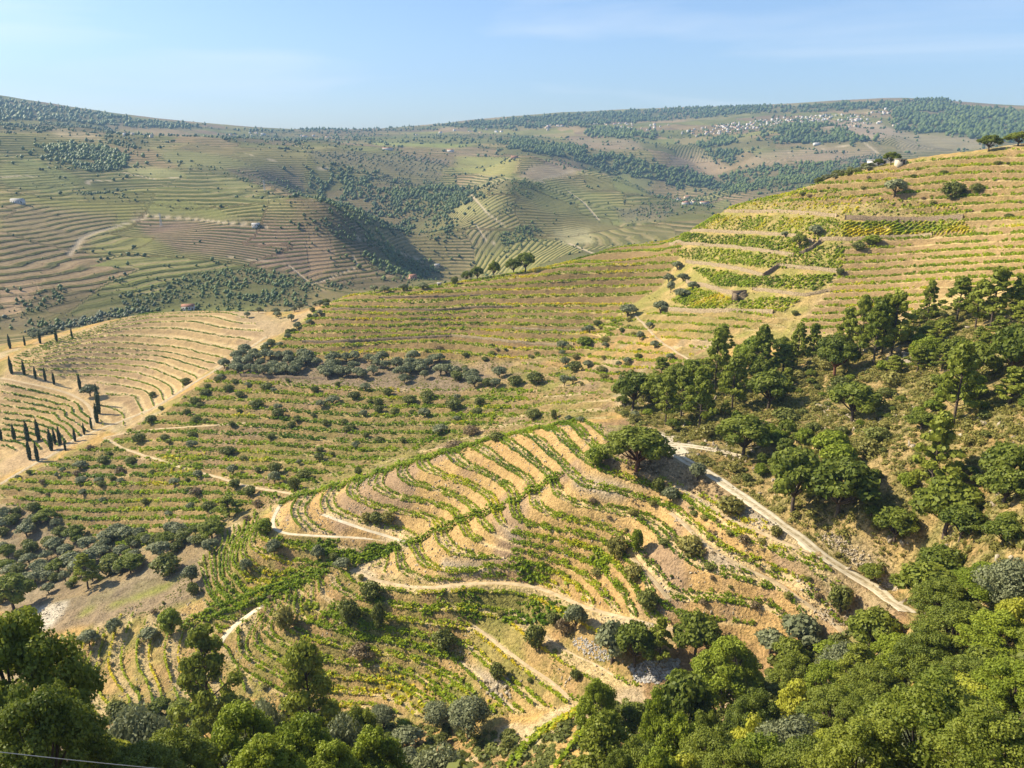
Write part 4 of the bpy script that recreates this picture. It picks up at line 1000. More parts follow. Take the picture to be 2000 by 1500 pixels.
hedge([(548, 984), (580, 972), (620, 960), (660, 950), (700, 938), (740, 926), (780, 912), (840, 894), (900, 878), (950, 862), (1000, 850), (1060, 838), (1130, 822)], 'long vine row edging the crest of the central spur', 1.1, .5, (-1.6, 0, 1.6))
hedge([(690, 1104), (720, 1086), (760, 1070), (800, 1062)], 'short vine row linking the pale track to the turning place', 1.0, .3, (-.7, .7))
hedge([(350, 1226), (400, 1207), (450, 1188), (500, 1168), (560, 1146), (610, 1126), (640, 1112)], 'diagonal double vine row above the short white track', 1.15, .35, (-1.0, 1.0))
hedge([(1000, 1500), (1015, 1470), (1050, 1440), (1100, 1410), (1140, 1385)], 'vine row in the gully at the bottom of the view', 1.2, .5, (-.6, .6))
hedge([(1090, 1500), (1110, 1470), (1140, 1430), (1165, 1400)], 'last vine row running off the bottom of the view', 1.2, .5, (0,))
# ---------------------------------------------------------------- trees
def tube(path, r0, r1, k=6):
    path = np.asarray(path, float); n = len(path); T_ = np.gradient(path, axis=0); T_ /= np.linalg.norm(T_, axis=1, keepdims=True) + 1e-9
    ref = np.array([1.0, .2, 0]); A = np.cross(T_, ref); A /= np.linalg.norm(A, axis=1, keepdims=True) + 1e-9; B = np.cross(T_, A)
    rr = np.linspace(r0, r1, n); an = np.arange(k) * 2 * math.pi / k
    Vv = path[:, None] + rr[:, None, None] * (A[:, None] * np.cos(an)[None, :, None] + B[:, None] * np.sin(an)[None, :, None])
    ii = np.arange(n * k).reshape(n, k); nx = np.roll(ii, -1, 1)
    Ff = np.stack([ii[:-1], nx[:-1], nx[1:], ii[1:]], -1).reshape(-1, 4)
    return Vv.reshape(-1, 3), Ff
def merge(parts):
    Vs, Fs, o = [], [], 0
    for v, f in parts: Vs.append(v); Fs.append(f + o); o += len(v)
    return np.concatenate(Vs), np.concatenate(Fs)
def leaves(lobes, n, leaf, rs, shell=.62, droop=0.0, flat=.2):
    """lobes: (x,y,z,rx,rz); leaf sprays sit in the outer shell of each lobe"""
    L = np.array(lobes); wgt = (L[:, 3] ** 2); k = rs.choice(len(L), n, p=wgt / wgt.sum()); q = L[k]
    u = rs.normal(size=(n, 3)); u /= np.linalg.norm(u, axis=1, keepdims=True); r = shell + (1 - shell) * rs.random(n) ** .7
    r = r * (1 + .18 * (fbm(u[:, 0] * 3 + k * 9.1, u[:, 1] * 3 + u[:, 2] * 3, 1, 2, 5) - .5) * 2)
    p = q[:, :3] + u * np.stack([q[:, 3], q[:, 3], q[:, 4]], 1) * r[:, None]
    nr = u * 1.0 + rs.normal(size=(n, 3)) * .55 + np.array([0, 0, flat]); nr /= np.linalg.norm(nr, axis=1, keepdims=True)
    t1 = np.cross(nr, rs.normal(size=(n, 3))); t1 /= np.linalg.norm(t1, axis=1, keepdims=True); t2 = np.cross(nr, t1)
    s = (leaf * (.55 + .9 * rs.random(n)))[:, None]
    Vv = np.stack([p - t1 * s - t2 * s * .55, p + t1 * s * .8 - t2 * s * .6, p + t1 * s + t2 * s * .6, p - t1 * s * .7 + t2 * s * .7], 1).reshape(-1, 3)
    tt = np.clip(.30 + rs.random(n) * .45 + (rs.random(len(L))[k] - .5) * .35 + .12 * u[:, 2], 0, 1)
    return Vv, np.arange(n * 4).reshape(n, 4), tt
def limbs(lobes, base_h, r0, rs, lean=.0, every=1):
    top = np.array([lean, 0, base_h]); parts = [tube([(0, 0, -.08), (lean * .4, 0.01, base_h * .5), top], r0, r0 * .7, 7)]
    for b in lobes[::every]:
        e = np.array(b[:3]) * np.array([.9, .9, 1]); e[2] -= b[4] * .2; mid = (top + e) / 2 + np.array([0, 0, -.03]) + rs.normal(size=3) * .015
        parts.append(tube([top - [0, 0, .03], mid, e], r0 * .5, r0 * .12, 5))
    return merge(parts)
# every kind is modelled one unit tall and scaled to the tree it stands for
def lobes_round(rs, n, r, z0, z1, lr):
    out = []
    for i in range(n):
        a = i * 2.4 + rs.random() * .8; f = math.sqrt((i + .5) / n); zz = z0 + (z1 - z0) * (1 - f * f * .75) * (.75 + .35 * rs.random())
        out.append((r * f * math.cos(a), r * f * math.sin(a), min(zz, z1), lr * (.75 + .5 * rs.random()), lr * (.55 + .4 * rs.random())))
    return out
PROTO = {}
def proto(kind, seed, n, leaf, trunk=True, mat=None, bark='bark'):
    rs = np.random.default_rng(seed); tr = None
    if kind == 'oakn':
        lb = lobes_round(rs, 46, .40, .36, .90, .095); tk = limbs(lb, .26, .035, rs, .02, 3); leafs = leaves(lb, n, leaf, rs, .45)
    elif kind == 'broadn':
        lb = lobes_round(rs, 50, .36, .26, .92, .09) + [(0.05, 0, .30, .2, .2)]; tk = limbs(lb, .2, .028, rs, 0, 3); leafs = leaves(lb, n, leaf, rs, .4)
    elif kind == 'oak':
        lb = lobes_round(rs, 20, .37, .40, .86, .145); tk = limbs(lb, .26, .035, rs, .02); leafs = leaves(lb, n, leaf, rs, .55)
    elif kind == 'broad':
        lb = lobes_round(rs, 16, .33, .30, .86, .17) + [(0.05, 0, .30, .24, .2)]; tk = limbs(lb, .2, .028, rs); leafs = leaves(lb, n, leaf, rs, .5)
    elif kind == 'olive':
        lb = lobes_round(rs, 9, .34, .42, .78, .22); tk = limbs(lb, .22, .045, rs, .03); leafs = leaves(lb, n, leaf, rs, .4)
    elif kind == 'bush':
        lb = lobes_round(rs, 9, .36, .30, .72, .25) + [(0, 0, .28, .38, .27)]; tk = limbs(lb[:5], .15, .03, rs); leafs = leaves(lb, n, leaf, rs, .5)
    elif kind == 'pine':
        lb = []
        for i in range(34):
            q_ = i / 33; h = .30 + .66 * q_; rr = .26 * (1 - q_ ** 1.7 * .85) * (.35 + .8 * rs.random()); a = i * 2.399 + rs.random()
            lb.append((rr * math.cos(a), rr * math.sin(a), h, .05 + .045 * rs.random(), .028 + .022 * rs.random()))
        tk = [tube([(0, 0, -.06), (.008, .01, .5), (0, 0, .97)], .02, .004, 6)]
        for b in lb: tk.append(tube([(0, 0, b[2] - .07), (b[0] * .6, b[1] * .6, b[2] - .02), (b[0], b[1], b[2])], .006, .002, 4))
        tk = merge(tk); leafs = leaves(lb, n, leaf, rs, .2, flat=.0)
    elif kind == 'cypress':
        lb = [(0, 0, .08 + .84 * i / 13, .078 * (1 - abs(i / 13 - .38) ** 1.7 * 1.55), .085) for i in range(14)]
        tk = tube([(0, 0, -.05), (0, 0, .5), (0, 0, .9)], .018, .005, 5); leafs = leaves(lb, n, leaf, rs, .6, flat=.1)
    Vv, Ff, tt = leafs
    cm = mesh_np(kind + '_crown', Vv, Ff, (M[mat],), tint=tt)
    tm = mesh_np(kind + '_trunk', *tk, (M[bark],), smooth=True)
    return cm, tm
def P_(key, *a, **k): PROTO.setdefault(key, []).append(proto(*a, **k))
for s in (1, 2, 3): P_('oak', 'oak', s, 3800, .026, mat='oak')
for s in (4, 5): P_('oaknear', 'oakn', s, 26000, .0090, mat='oak')
for s in (6, 7): P_('broad', 'broadn', s, 20000, .0105, mat='broad')
P_('yellow', 'broad', 8, 7000, .019, mat='yellow')
for s in (9, 10, 11): P_('pine', 'pine', s, 3400, .021, mat='pine')
for s in (12, 13): P_('pinenear', 'pine', s, 9500, .0105, mat='pine')
for s in (14, 15): P_('olive', 'olive', s, 1300, .045, mat='olive')
for s in (16,): P_('olivenear', 'olive', s, 9000, .017, mat='olive')
for s in (17, 18): P_('bush', 'bush', s, 1300, .045, mat='darkbush')
for s in (19, 20): P_('scrub', 'bush', s, 700, .055, mat='scrub')
P_('dry', 'bush', 21, 700, .045, mat='drybush')
P_('cypress', 'cypress', 22, 1300, .022, mat='cypress')
P_('feather', 'broadn', 26, 30000, .0080, mat='pine')
P_('cork', 'oak', 23, 9000, .018, mat='oak', bark='redbark')
P_('greybush', 'bush', 24, 9000, .017, mat='olive')
P_('midbroad', 'broad', 25, 2600, .032, mat='broad')
NAMES = {'feather': ('feathery_tree', 'tree'), 'oak': ('oak_tree', 'tree'), 'oaknear': ('oak_tree', 'tree'), 'broad': ('broadleaf_tree', 'tree'), 'midbroad': ('broadleaf_tree', 'tree'), 'yellow': ('yellowing_tree', 'tree'), 'pine': ('pine_tree', 'pine tree'), 'pinenear': ('pine_tree', 'pine tree'),
         'olive': ('olive_tree', 'olive tree'), 'olivenear': ('olive_tree', 'olive tree'), 'bush': ('bush', 'bush'), 'scrub': ('shrub', 'shrub'), 'dry': ('dry_shrub', 'shrub'), 'cypress': ('cypress_tree', 'cypress'), 'cork': ('cork_oak', 'tree'), 'greybush': ('grey_bush', 'bush')}
tcount = [0]
def plant(kind, x, y, h, wr, label, group=None, sink=0.02):
    """h: height in metres, wr: width over height"""
    tcount[0] += 1; cm, tm = PROTO[kind][tcount[0] % len(PROTO[kind])]
    nm, cat = NAMES[kind]; natural = {'feather': .9, 'oak': .95, 'oaknear': .95, 'cork': .95, 'broad': .9, 'midbroad': .9, 'yellow': .9, 'pine': .55, 'pinenear': .55, 'olive': 1.0, 'olivenear': 1.0, 'bush': 1.1, 'scrub': 1.1, 'dry': 1.1, 'greybush': 1.1, 'cypress': .16}[kind]
    z = float(HF(np.array([x]), np.array([y]))[0])
    r = bpy.data.objects.new(nm, None); col.objects.link(r); r.empty_display_size = .5
    r.location = (x, y, z - sink * h); r.rotation_euler = (0, 0, (tcount[0] * 2.39996) % 6.283)
    s = h * wr / natural; r.scale = (s, s, h)
    tagit(r, label, cat, group)
    for n_, me in (('crown', cm), ('trunk', tm)):
        if n_ == 'trunk' and kind in ('scrub', 'dry'): continue
        o = bpy.data.objects.new(n_, me); col.objects.link(o); o.parent = r
    return r
taken = []
def at_px(kind, u, v, hpx, wpx, label, group=None, rmin=60, rmax=560):
    """a plant whose foot stands where the sight line through (u, v) meets the ground"""
    a, l = cast([u], [v], None, math.log(rmin), math.log(rmax), 900)
    v0 = v
    while np.isnan(l[0]) and v - v0 < 24:                        # the sight line grazes the crest: step down to it
        v += 2; hpx += 1.2; a, l = cast([u], [v], None, math.log(rmin), math.log(rmax), 900)
    if np.isnan(l[0]): print('MISS', label); return
    R = math.exp(l[0]); x, y = R * math.sin(a[0]), R * math.cos(a[0]); _, e = ray(u, v)
    d = R / math.cos(math.atan(float(e)) ) if False else math.hypot(R, R * float(e))
    h = hpx / FPX * d / math.cos(math.atan(abs(float(e)))) * .97; w = wpx / FPX * d
    taken.append((x, y, w * .5)); return plant(kind, x, y, h, w / h, label, group)
def at_range(kind, u, R, vtop, wpx, label, group=None, v_for_az=None):
    """a plant at ground range R whose top reaches up to the height vtop of the view"""
    a, e = ray(u, vtop); a = float(a); e = float(e); x, y = R * math.sin(a), R * math.cos(a)
    z = float(HF(np.array([x]), np.array([y]))[0]); h = max(1.2, (R * e - z) * 1.0); w = wpx / FPX * math.hypot(R, R * e)
    taken.append((x, y, w * .5)); return plant(kind, x, y, h * 1.03, w / h, label, group)

# --- at the viewer's feet
at_range('oaknear', 5, 62, 1190, 250, 'big dark holm oak filling the lower left corner')
at_range('oaknear', 50, 50, 1335, 200, 'dark oak crown in front of the big holm oak, lower left corner')
at_range('oaknear', 112, 56, 1330, 90, 'narrow dark oak leaning from the right side of the big holm oak')
at_range('greybush', 255, 96, 1350, 130, 'grey green bush between the big holm oak and the tall pine')
at_range('yellow', 175, 66, 1425, 110, 'olive brown bush under the big holm oak')
at_range('pinenear', 388, 128, 1222, 120, 'tall light green pine in front of the steep nose terraces')
at_range('pinenear', 592, 112, 1252, 130, 'bushy light green pine right of the tall pine')
at_range('greybush', 505, 112, 1330, 85, 'silver grey bush between the two pines')
at_range('broad', 455, 74, 1378, 170, 'bright green broadleaf tree below the tall pine')
at_range('broad', 585, 70, 1392, 150, 'round bright green tree at the bottom edge, below the bushy pine')
at_range('greybush', 655, 84, 1362, 110, 'grey bush right of the round bright green tree')
at_range('oaknear', 330, 64, 1428, 150, 'dark green tree at the bottom edge near the wire')
at_range('broad', 510, 58, 1440, 150, 'low bright green tree at the very bottom, below the silver bush')
at_range('oaknear', 700, 100, 1378, 100, 'dark leafy tree left of the three olive trees')
at_range('broad', 730, 72, 1425, 140, 'leafy green tree at the bottom edge below the olives')
at_range('greybush', 850, 84, 1432, 120, 'grey leaved bush at the bottom edge below the middle olive')
at_range('broad', 640, 60, 1455, 130, 'green treetop cut by the bottom edge left of centre')
at_range('oaknear', 250, 54, 1462, 160, 'dark treetop crossed by the wire')
at_px('olivenear', 750, 1424, 42, 50, 'leftmost of the three round olive trees in the gully')
at_px('olivenear', 853, 1420, 44, 58, 'middle one of the three round olive trees in the gully')
at_px('olivenear', 915, 1442, 66, 88, 'largest and darkest of the three olive trees in the gully')
at_range('broad', 1172, 104, 1325, 92, 'bright green tree at the foot of the earth path')
at_range('pinenear', 1185, 84, 1392, 130, 'pale green pine under the bright green tree by the gully')
at_range('broad', 1290, 92, 1345, 90, 'leafy tree right of the pale green pine')
at_range('oak', 1345, 100, 1302, 110, 'grey green oak beside the grey rubble heap')
at_range('oak', 1240, 106, 1372, 60, 'small dark oak left of the bare clearing')
at_range('broad', 1425, 116, 1248, 145, 'broad lime green tree right of the rubble heap')
at_range('yellow', 1562, 100, 1325, 68, 'golden yellow tree in the wood below the clearing')
at_range('yellow', 1775, 84, 1375, 95, 'lower of the yellow trees in the lower right wood')
at_range('yellow', 1945, 80, 1318, 100, 'yellow crown near the right edge of the lower wood')
at_range('yellow', 1990, 100, 1165, 60, 'yellow green tree against the right edge')
at_range('pinenear', 1680, 104, 1258, 75, 'pale cone shaped conifer in the lower right wood')
at_range('feather', 1850, 58, 1325, 250, 'large feathery tree in the lower right corner')
at_range('feather', 1700, 54, 1400, 190, 'feathery treetop at the bottom right edge')
at_range('feather', 1960, 52, 1390, 180, 'feathery crown cut by the lower right corner')
fl = [(1255, 76, 1440, 120), (1330, 80, 1395, 120), (1400, 74, 1425, 140), (1480, 92, 1350, 110), (1500, 70, 1440, 140), (1560, 80, 1385, 120), (1590, 62, 1450, 150), (1640, 88, 1345, 120), (1620, 106, 1290, 90), (1560, 112, 1275, 90),
      (1720, 92, 1300, 110), (1760, 106, 1240, 100), (1660, 112, 1248, 90), (1820, 96, 1235, 120), (1880, 102, 1180, 130), (1960, 96, 1200, 130), (1900, 82, 1290, 130), (1820, 74, 1345, 120), (1990, 76, 1290, 120), (1740, 70, 1395, 130),
      (1380, 86, 1385, 80), (1440, 62, 1462, 130), (1290, 64, 1470, 110), (1700, 80, 1350, 100), (1850, 112, 1130, 110), (1940, 112, 1110, 120), (1990, 108, 1080, 100), (1210, 68, 1470, 90)]
kinds = ['oaknear', 'broad', 'oaknear', 'oaknear', 'broad', 'greybush', 'oaknear']
lookk = {'oaknear': 'dark green oak crown', 'broad': 'mid green leafy crown', 'greybush': 'grey green crown'}
for i, (u, R, vt, w) in enumerate(fl):
    k = kinds[i % 7]; same = sorted(f[0] for q, f in enumerate(fl) if kinds[q % 7] == k); at_range(k, u, R, vt, w, f'{lookk[k]} in the lower right wood, {WORDS[same.index(u)]} from the left', 'trees of the lower right wood: ' + lookk[k])

for u, R, vt, w, lb in [(1480, 84, 1395, 80, 'yellow green tree left of the golden tree'), (1640, 74, 1425, 90, 'yellowing crown in the middle of the bottom right wood'), (1870, 90, 1300, 80, 'lime yellow crown right of the conifer'), (1340, 66, 1470, 90, 'yellow crown at the bottom edge right of the gully')]:
    at_range('yellow', u, R, vt, w, lb)
# --- trees and bushes that stand alone on the slopes
for k, u, v, h, w, lb in [
    ('cork', 1243, 920, 92, 135, 'big spreading dark oak beside the fork of the dirt road'),
    ('midbroad', 1165, 912, 46, 52, 'bright green bush left of the big spreading oak'),
    ('bush', 1285, 962, 36, 26, 'small upright dark bush below the big spreading oak'),
    ('olive', 1308, 983, 34, 36, 'round grey green bush beside the upper terrace path'),
    ('olive', 1362, 938, 38, 36, 'grey green bush touching the dirt road below the fork'),
    ('bush', 725, 1174, 42, 44, 'round dark bush just under the pale track'),
    ('bush', 684, 1219, 54, 46, 'tall round dark bush left of its narrow neighbour below the pale track'),
    ('bush', 740, 1228, 56, 27, 'narrow upright dark bush casting a shadow to the right'),
    ('bush', 866, 1268, 40, 48, 'round very dark bush in the green vines'),
    ('bush', 1046, 1264, 48, 44, 'round dark bush between two earth paths'),
    ('olive', 1124, 1232, 52, 42, 'tall grey green bush on the stones by the pale track'),
    ('dry', 1100, 1240, 36, 32, 'brown bush at the left foot of the tall grey green one'),
    ('bush', 1080, 1218, 24, 26, 'small dark bush left of the brown bush'),
    ('bush', 971, 1327, 34, 32, 'small dark bush on the pale rocks'),
    ('bush', 1125, 1328, 22, 22, 'tiny green bush left of the bright green tree'),
    ('bush', 1264, 1190, 40, 44, 'dark green bush at the end of the terrace paths'),
    ('olive', 1195, 1295, 78, 72, 'grey green tree on the stony bank, left one of the dense group'),
    ('oak', 1240, 1302, 82, 80, 'dark oak in the middle of the dense group above the rubble heap'),
    ('pine', 1287, 1296, 80, 50, 'upright dark conifer on the right of the dense group'),
    ('oak', 1358, 1286, 84, 92, 'rounded dark oak above the lime green tree'),
    ('olive', 1562, 1262, 56, 76, 'grey green tree with a shaded foot near the end of the terrace path'),
    ('olive', 1503, 1276, 44, 56, 'small pale grey tree left of the shaded grey green tree'),
    ('bush', 1641, 1192, 54, 46, 'dark green bush between the terrace path and the dirt road'),
    ('scrub', 1347, 1082, 44, 60, 'large olive coloured shrub under the terrace path'),
    ('scrub', 1425, 1005, 40, 56, 'olive green shrub on the bank below the dirt road'),
    ('scrub', 1516, 1048, 26, 24, 'small green shrub beside the dirt road bank'),
    ('dry', 1452, 1062, 20, 26, 'rusty brown shrub above the vine terraces'),
    ('midbroad', 1243, 1083, 56, 26, 'tall leafy green bush in the middle of the slope'),
    ('scrub', 1205, 1090, 46, 42, 'loose green bush left of the tall leafy bush'),
    ('scrub', 1236, 1135, 40, 42, 'round olive green shrub crossed by a path'),
    ('scrub', 1165, 1125, 18, 26, 'low green shrub between two terrace paths'),
    ('dry', 1157, 985, 16, 18, 'small dark shrub on the grey terrace bank'),
    ('bush', 736, 1024, 28, 30, 'dark bush on the terraces of the central spur'),
    ('scrub', 718, 1020, 24, 26, 'yellow green bush touching the dark one on the spur'),
    ('scrub', 758, 1022, 26, 28, 'lime bush right of the dark one on the spur'),
    ('bush', 575, 957, 30, 26, 'round dark bush above the junction of track and spur'),
    ('olive', 537, 946, 28, 26, 'grey bush left of the round dark one above the track'),
    ('olive', 455, 928, 22, 22, 'round olive bush just above the sandy track'),
    ('bush', 460, 952, 20, 24, 'dark olive bush just below the sandy track'),
    ('olive', 375, 1140, 36, 32, 'olive tree standing at the edge of the brown field'),
    ('bush', 378, 1162, 26, 24, 'green bush below the olive at the brown field'),
    ('olive', 483, 1120, 30, 24, 'oval grey olive inside a terrace loop'),
    ('olive', 536, 1084, 32, 30, 'grey leaning olive under the level white track'),
    ('olive', 622, 1098, 34, 28, 'grey olive on the bank left of the pale track'),
    ('bush', 652, 1096, 20, 20, 'dark bush right of the grey olive on the bank'),
    ('olive', 668, 1112, 22, 34, 'bushy grey olive at the start of the pale track'),
    ('midbroad', 518, 1046, 36, 34, 'bright green shrub at the bend of the level white track'),
    ('scrub', 556, 1228, 50, 44, 'brownish thin bush in the loop of the short white track'),
    ('bush', 553, 1206, 22, 20, 'small dark bush above the brownish thin one'),
    ('midbroad', 335, 1240, 50, 40, 'bright leafy bush above the tall pine'),
    ('olive', 225, 1240, 30, 28, 'grey bush on the rim of the steep nose terraces'),
    ('olive', 292, 1252, 22, 34, 'grey shaded bush left of the tall pine'),
    ('olive', 175, 1262, 28, 34, 'pale grey bush high on the steep nose'),
    ('dry', 705, 1284, 26, 48, 'wide brown bush on the earth bank'),
    ('pine', 448, 1010, 40, 48, 'umbrella shaped pine above the grey olives'),
    ('pine', 172, 1150, 62, 44, 'tall dark pine in the left hand hollow'),
    ('oak', 415, 1052, 36, 56, 'dark oak above the brown field'),
    ('olive', 412, 1080, 28, 34, 'grey tree under the dark oak above the brown field'),
    ('bush', 325, 1122, 40, 56, 'round green bush at the rim of the brown field'),
    ('oak', 28, 1190, 60, 70, 'dark tree above the pale rocks at the left edge'),
    ('oak', 255, 1120, 34, 52, 'brown green tree on the rim left of the brown field'),
    ('bush', 740, 795, 22, 22, 'round bush high on the bushy middle slope'),
    ('olive', 478, 692, 22, 28, 'olive at the corner where bright field and upper vineyard meet'),
    ('olive', 438, 720, 22, 24, 'olive on the track edge of the bright field'),
    ('olive', 177, 774, 24, 28, 'round tree between cypresses on the bright field'),
    ('oak', 1026, 520, 36, 46, 'largest round tree on the skyline of the near hill'),
    ('oak', 1003, 524, 28, 34, 'dark tree left of the largest round tree on the skyline'),
    ('oak', 965, 528, 27, 25, 'single round tree on the skyline left of the pair'),
    ('oak', 932, 541, 26, 28, 'leaning dark tree on the skyline'),
    ('oak', 912, 548, 22, 24, 'dark tree left of the leaning one on the skyline'),
    ('bush', 888, 551, 17, 18, 'small dark bush at the left of the skyline trees'),
    ('olive', 731, 570, 14, 17, 'grey olive on the skyline, first from the left'),
    ('olive', 752, 571, 15, 22, 'grey olive on the skyline, second from the left'),
    ('olive', 788, 567, 14, 22, 'grey olive on the skyline, third from the left'),
    ('olive', 826, 565, 15, 22, 'grey olive on the skyline, fourth from the left'),
    ('oak', 1930, 296, 30, 38, 'dark round tree on the skyline near the right edge'),
    ('oak', 1988, 285, 24, 42, 'dark tree on the skyline touching the right edge'),
    ('oak', 1740, 322, 25, 30, 'dark tree beside the small white hut on the hill top'),
    ('oak', 1715, 326, 16, 18, 'low dark tree left of the small white hut'),
    ('oak', 1561, 486, 32, 30, 'single round tree at the corner of the stone walls'),
    ('olive', 1592, 462, 24, 28, 'olive tree above the corner of the stone walls'),
    ('olive', 1746, 384, 34, 40, 'pale olive tree casting a long shadow on the upper slope'),
    ('bush', 1862, 388, 36, 40, 'dark bushy tree on the upper slope, right of the pale olive'),
    ('bush', 1906, 377, 20, 22, 'small dark bush right of the dark bushy tree'),
    ('bush', 1676, 488, 18, 28, 'dark bush at the top of the golden slope'),
    ('midbroad', 1703, 478, 20, 34, 'green bush beside the dark one on the golden slope'),
    ('olive', 1533, 463, 12, 15, 'little olive in the walled vineyard'),
    ('bush', 1552, 616, 12, 15, 'little bush below the ruined stone shed'),
    ('bush', 1640, 536, 15, 17, 'dark bush at the end of the second stone wall'),
    ('olive', 1322, 528, 20, 22, 'topmost of the grey olives on the bare slope'),
    ('olive', 1306, 552, 20, 20, 'upper left grey olive of the group on the bare slope'),
    ('olive', 1334, 550, 18, 26, 'upper right grey olive of the group on the bare slope'),
    ('olive', 1310, 572, 26, 18, 'narrow grey olive of the group on the bare slope'),
    ('olive', 1333, 582, 20, 32, 'lowest round olive of the group on the bare slope'),
    ('olive', 1353, 566, 18, 22, 'right hand olive of the group on the bare slope'),
    ('olive', 1226, 618, 26, 42, 'wide dark olive left of the narrow path head'),
    ('olive', 1290, 612, 28, 34, 'grey olive right of the narrow path head'),
    ('olive', 1268, 642, 15, 16, 'small olive beside the narrow path'),
    ('olive', 1250, 664, 20, 16, 'small dark olive under the narrow path'),
    ('midbroad', 1142, 678, 24, 34, 'green bushy tree at the corner of the upper vineyard'),
    ('olive', 1240, 815, 14, 20, 'grey shrub near the crest of the small knoll'),
    ('bush', 1042, 818, 24, 36, 'dark bush on the small knoll behind the spur'),
    ('bush', 1081, 820, 26, 13, 'narrow bush right of the dark one on the small knoll'),
    ('olive', 1110, 824, 14, 18, 'low olive right of the narrow bush'),
    ('olive', 1134, 826, 14, 20, 'low olive at the right of the small knoll'),
    ('bush', 970, 862, 22, 32, 'dark bush in the hollow of the small knoll'),
    ('dry', 920, 850, 24, 36, 'brown thicket on the small knoll'),
    ('dry', 888, 878, 20, 40, 'brown thicket at the near end of the small knoll'),
    ('bush', 700, 929, 20, 18, 'dark bush on the crest line of the spur'),
]:
    at_px(k, u, v, h, w, lb)
# --- cypresses
CYP = [(20, 681, 28), (49, 675, 20), (79, 671, 27), (111, 667, 27), (141, 660, 20), (23, 730, 34), (48, 733, 30), (70, 740, 26), (89, 744, 26), (106, 751, 26), (157, 761, 32),
     (192, 792, 44), (194, 808, 44), (190, 826, 40), (179, 838, 25), (165, 849, 24), (147, 862, 28), (128, 880, 22), (118, 868, 36), (108, 868, 32), (101, 880, 44), (76, 860, 42), (55, 862, 42), (3, 861, 32), (29, 861, 34), (59, 898, 40), (74, 901, 38)]
for i, (u, v, h) in enumerate(CYP):
    wherec = ['row along the top of the bright field', 'line across the bright field', 'cluster by the round track', 'group along the lower track']
    s = 0 if i < 5 else 1 if i < 11 else 2 if i < 14 else 3
    grp = [x for q, x in enumerate(CYP) if (0 if q < 5 else 1 if q < 11 else 2 if q < 14 else 3) == s]
    rk = sorted(grp).index((u, v, h))
    at_px('cypress', u, v, h * .92, h * .17, f'cypress, {WORDS[rk]} from the left in the {wherec[s]}', 'cypresses on the bright field')
# --- scattered growth
def scatter(kinds, poly, n, h, label, group, rmin=60, rmax=560, wr=(.9, 1.3), gap=.55, seed=1):
    rs = np.random.default_rng(seed); P = scatter_px(poly, n * 4, rmin, rmax, rs); c = 0; made = {}
    for x, y in P:
        if c >= n: break
        hh = h[0] + (h[1] - h[0]) * rs.random() ** 1.4; w_ = wr[0] + (wr[1] - wr[0]) * rs.random()
        if any((x - a) ** 2 + (y - b) ** 2 < (gap * (hh * w_ * .5 + q)) ** 2 for a, b, q in taken): continue
        bad = False
        for (_, _, rw, Q, _) in roads:
            if x < Q[:, 0].min() - 5 or x > Q[:, 0].max() + 5 or y < Q[:, 1].min() - 5 or y > Q[:, 1].max() + 5: continue
            if np.min((Q[:, 0] - x) ** 2 + (Q[:, 1] - y) ** 2) < (rw * .6 + hh * w_ * .35) ** 2: bad = True; break
        if bad: continue
        k = kinds[int(rs.random() * len(kinds))]; taken.append((x, y, hh * w_ * .5)); c += 1
        look = {'oak': 'dark oak', 'pine': 'light green pine', 'olive': 'grey olive', 'bush': 'dark green bush', 'scrub': 'olive green shrub', 'dry': 'brown dry shrub', 'midbroad': 'bright green tree', 'cork': 'oak with reddish trunk'}[k]
        o = plant(k, x, y, hh, w_, f'{look} {label}', f'{look}s {group}'.replace('bushs', 'bushes')); made.setdefault((look, label), []).append(o)
    for (look, lb2), os_ in made.items():
        if len(os_) <= 20:
            os_.sort(key=lambda o: math.atan2(o.location.x, o.location.y))
            for q, o in enumerate(os_): o['label'] = f'{look} {lb2}, ' + ('the only one' if len(os_) == 1 else f'{WORDS[q]} from the left')
scatter(['olive'], [(445, 715), (470, 695), (700, 700), (860, 708), (880, 730), (860, 752), (700, 748), (560, 742), (450, 730)], 75, (4.4, 6.5), 'in the dense olive band under the upper vineyard', 'of the dense olive band', 250, 430, (1.0, 1.3), .42, 11)
scatter(['olive', 'bush'], [(860, 715), (980, 735), (1050, 740), (1120, 720), (1150, 760), (1000, 770), (870, 755)], 16, (3, 6), 'at the right end of the olive band', 'right of the olive band', 220, 430, (1.0, 1.4), .6, 12)
scatter(['olive', 'olive', 'olive', 'bush', 'oak'], [(0, 985), (60, 990), (110, 1010), (200, 1050), (330, 1040), (420, 1030), (385, 1072), (280, 1108), (150, 1148), (60, 1178), (0, 1190)], 82, (3.2, 6.0), 'in the left hand hollow', 'of the left hand hollow', 150, 340, (1.0, 1.4), .5, 13)
scatter(['bush', 'olive', 'bush', 'bush'], [(300, 760), (440, 730), (700, 760), (900, 775), (960, 800), (850, 860), (700, 900), (580, 950), (420, 900), (250, 860)], 75, (2.0, 5.2), 'dotted over the bushy middle slope', 'of the bushy middle slope', 220, 420, (1.0, 1.6), 1.0, 14)
scatter(['bush', 'dry', 'olive'], [(60, 900), (200, 870), (420, 920), (560, 985), (400, 1030), (200, 1000), (0, 960)], 34, (1.6, 4.0), 'on the left part of the bushy slope', 'on the left part of the bushy slope', 220, 400, (1.0, 1.6), 1.0, 15)
scatter(['olive'], [(470, 618), (560, 600), (640, 580), (610, 640), (540, 660), (480, 650)], 32, (3.4, 5.2), 'on the sandy slope beyond the bright field', 'of the sandy slope beyond the bright field', 330, 640, (.9, 1.2), .6, 16)
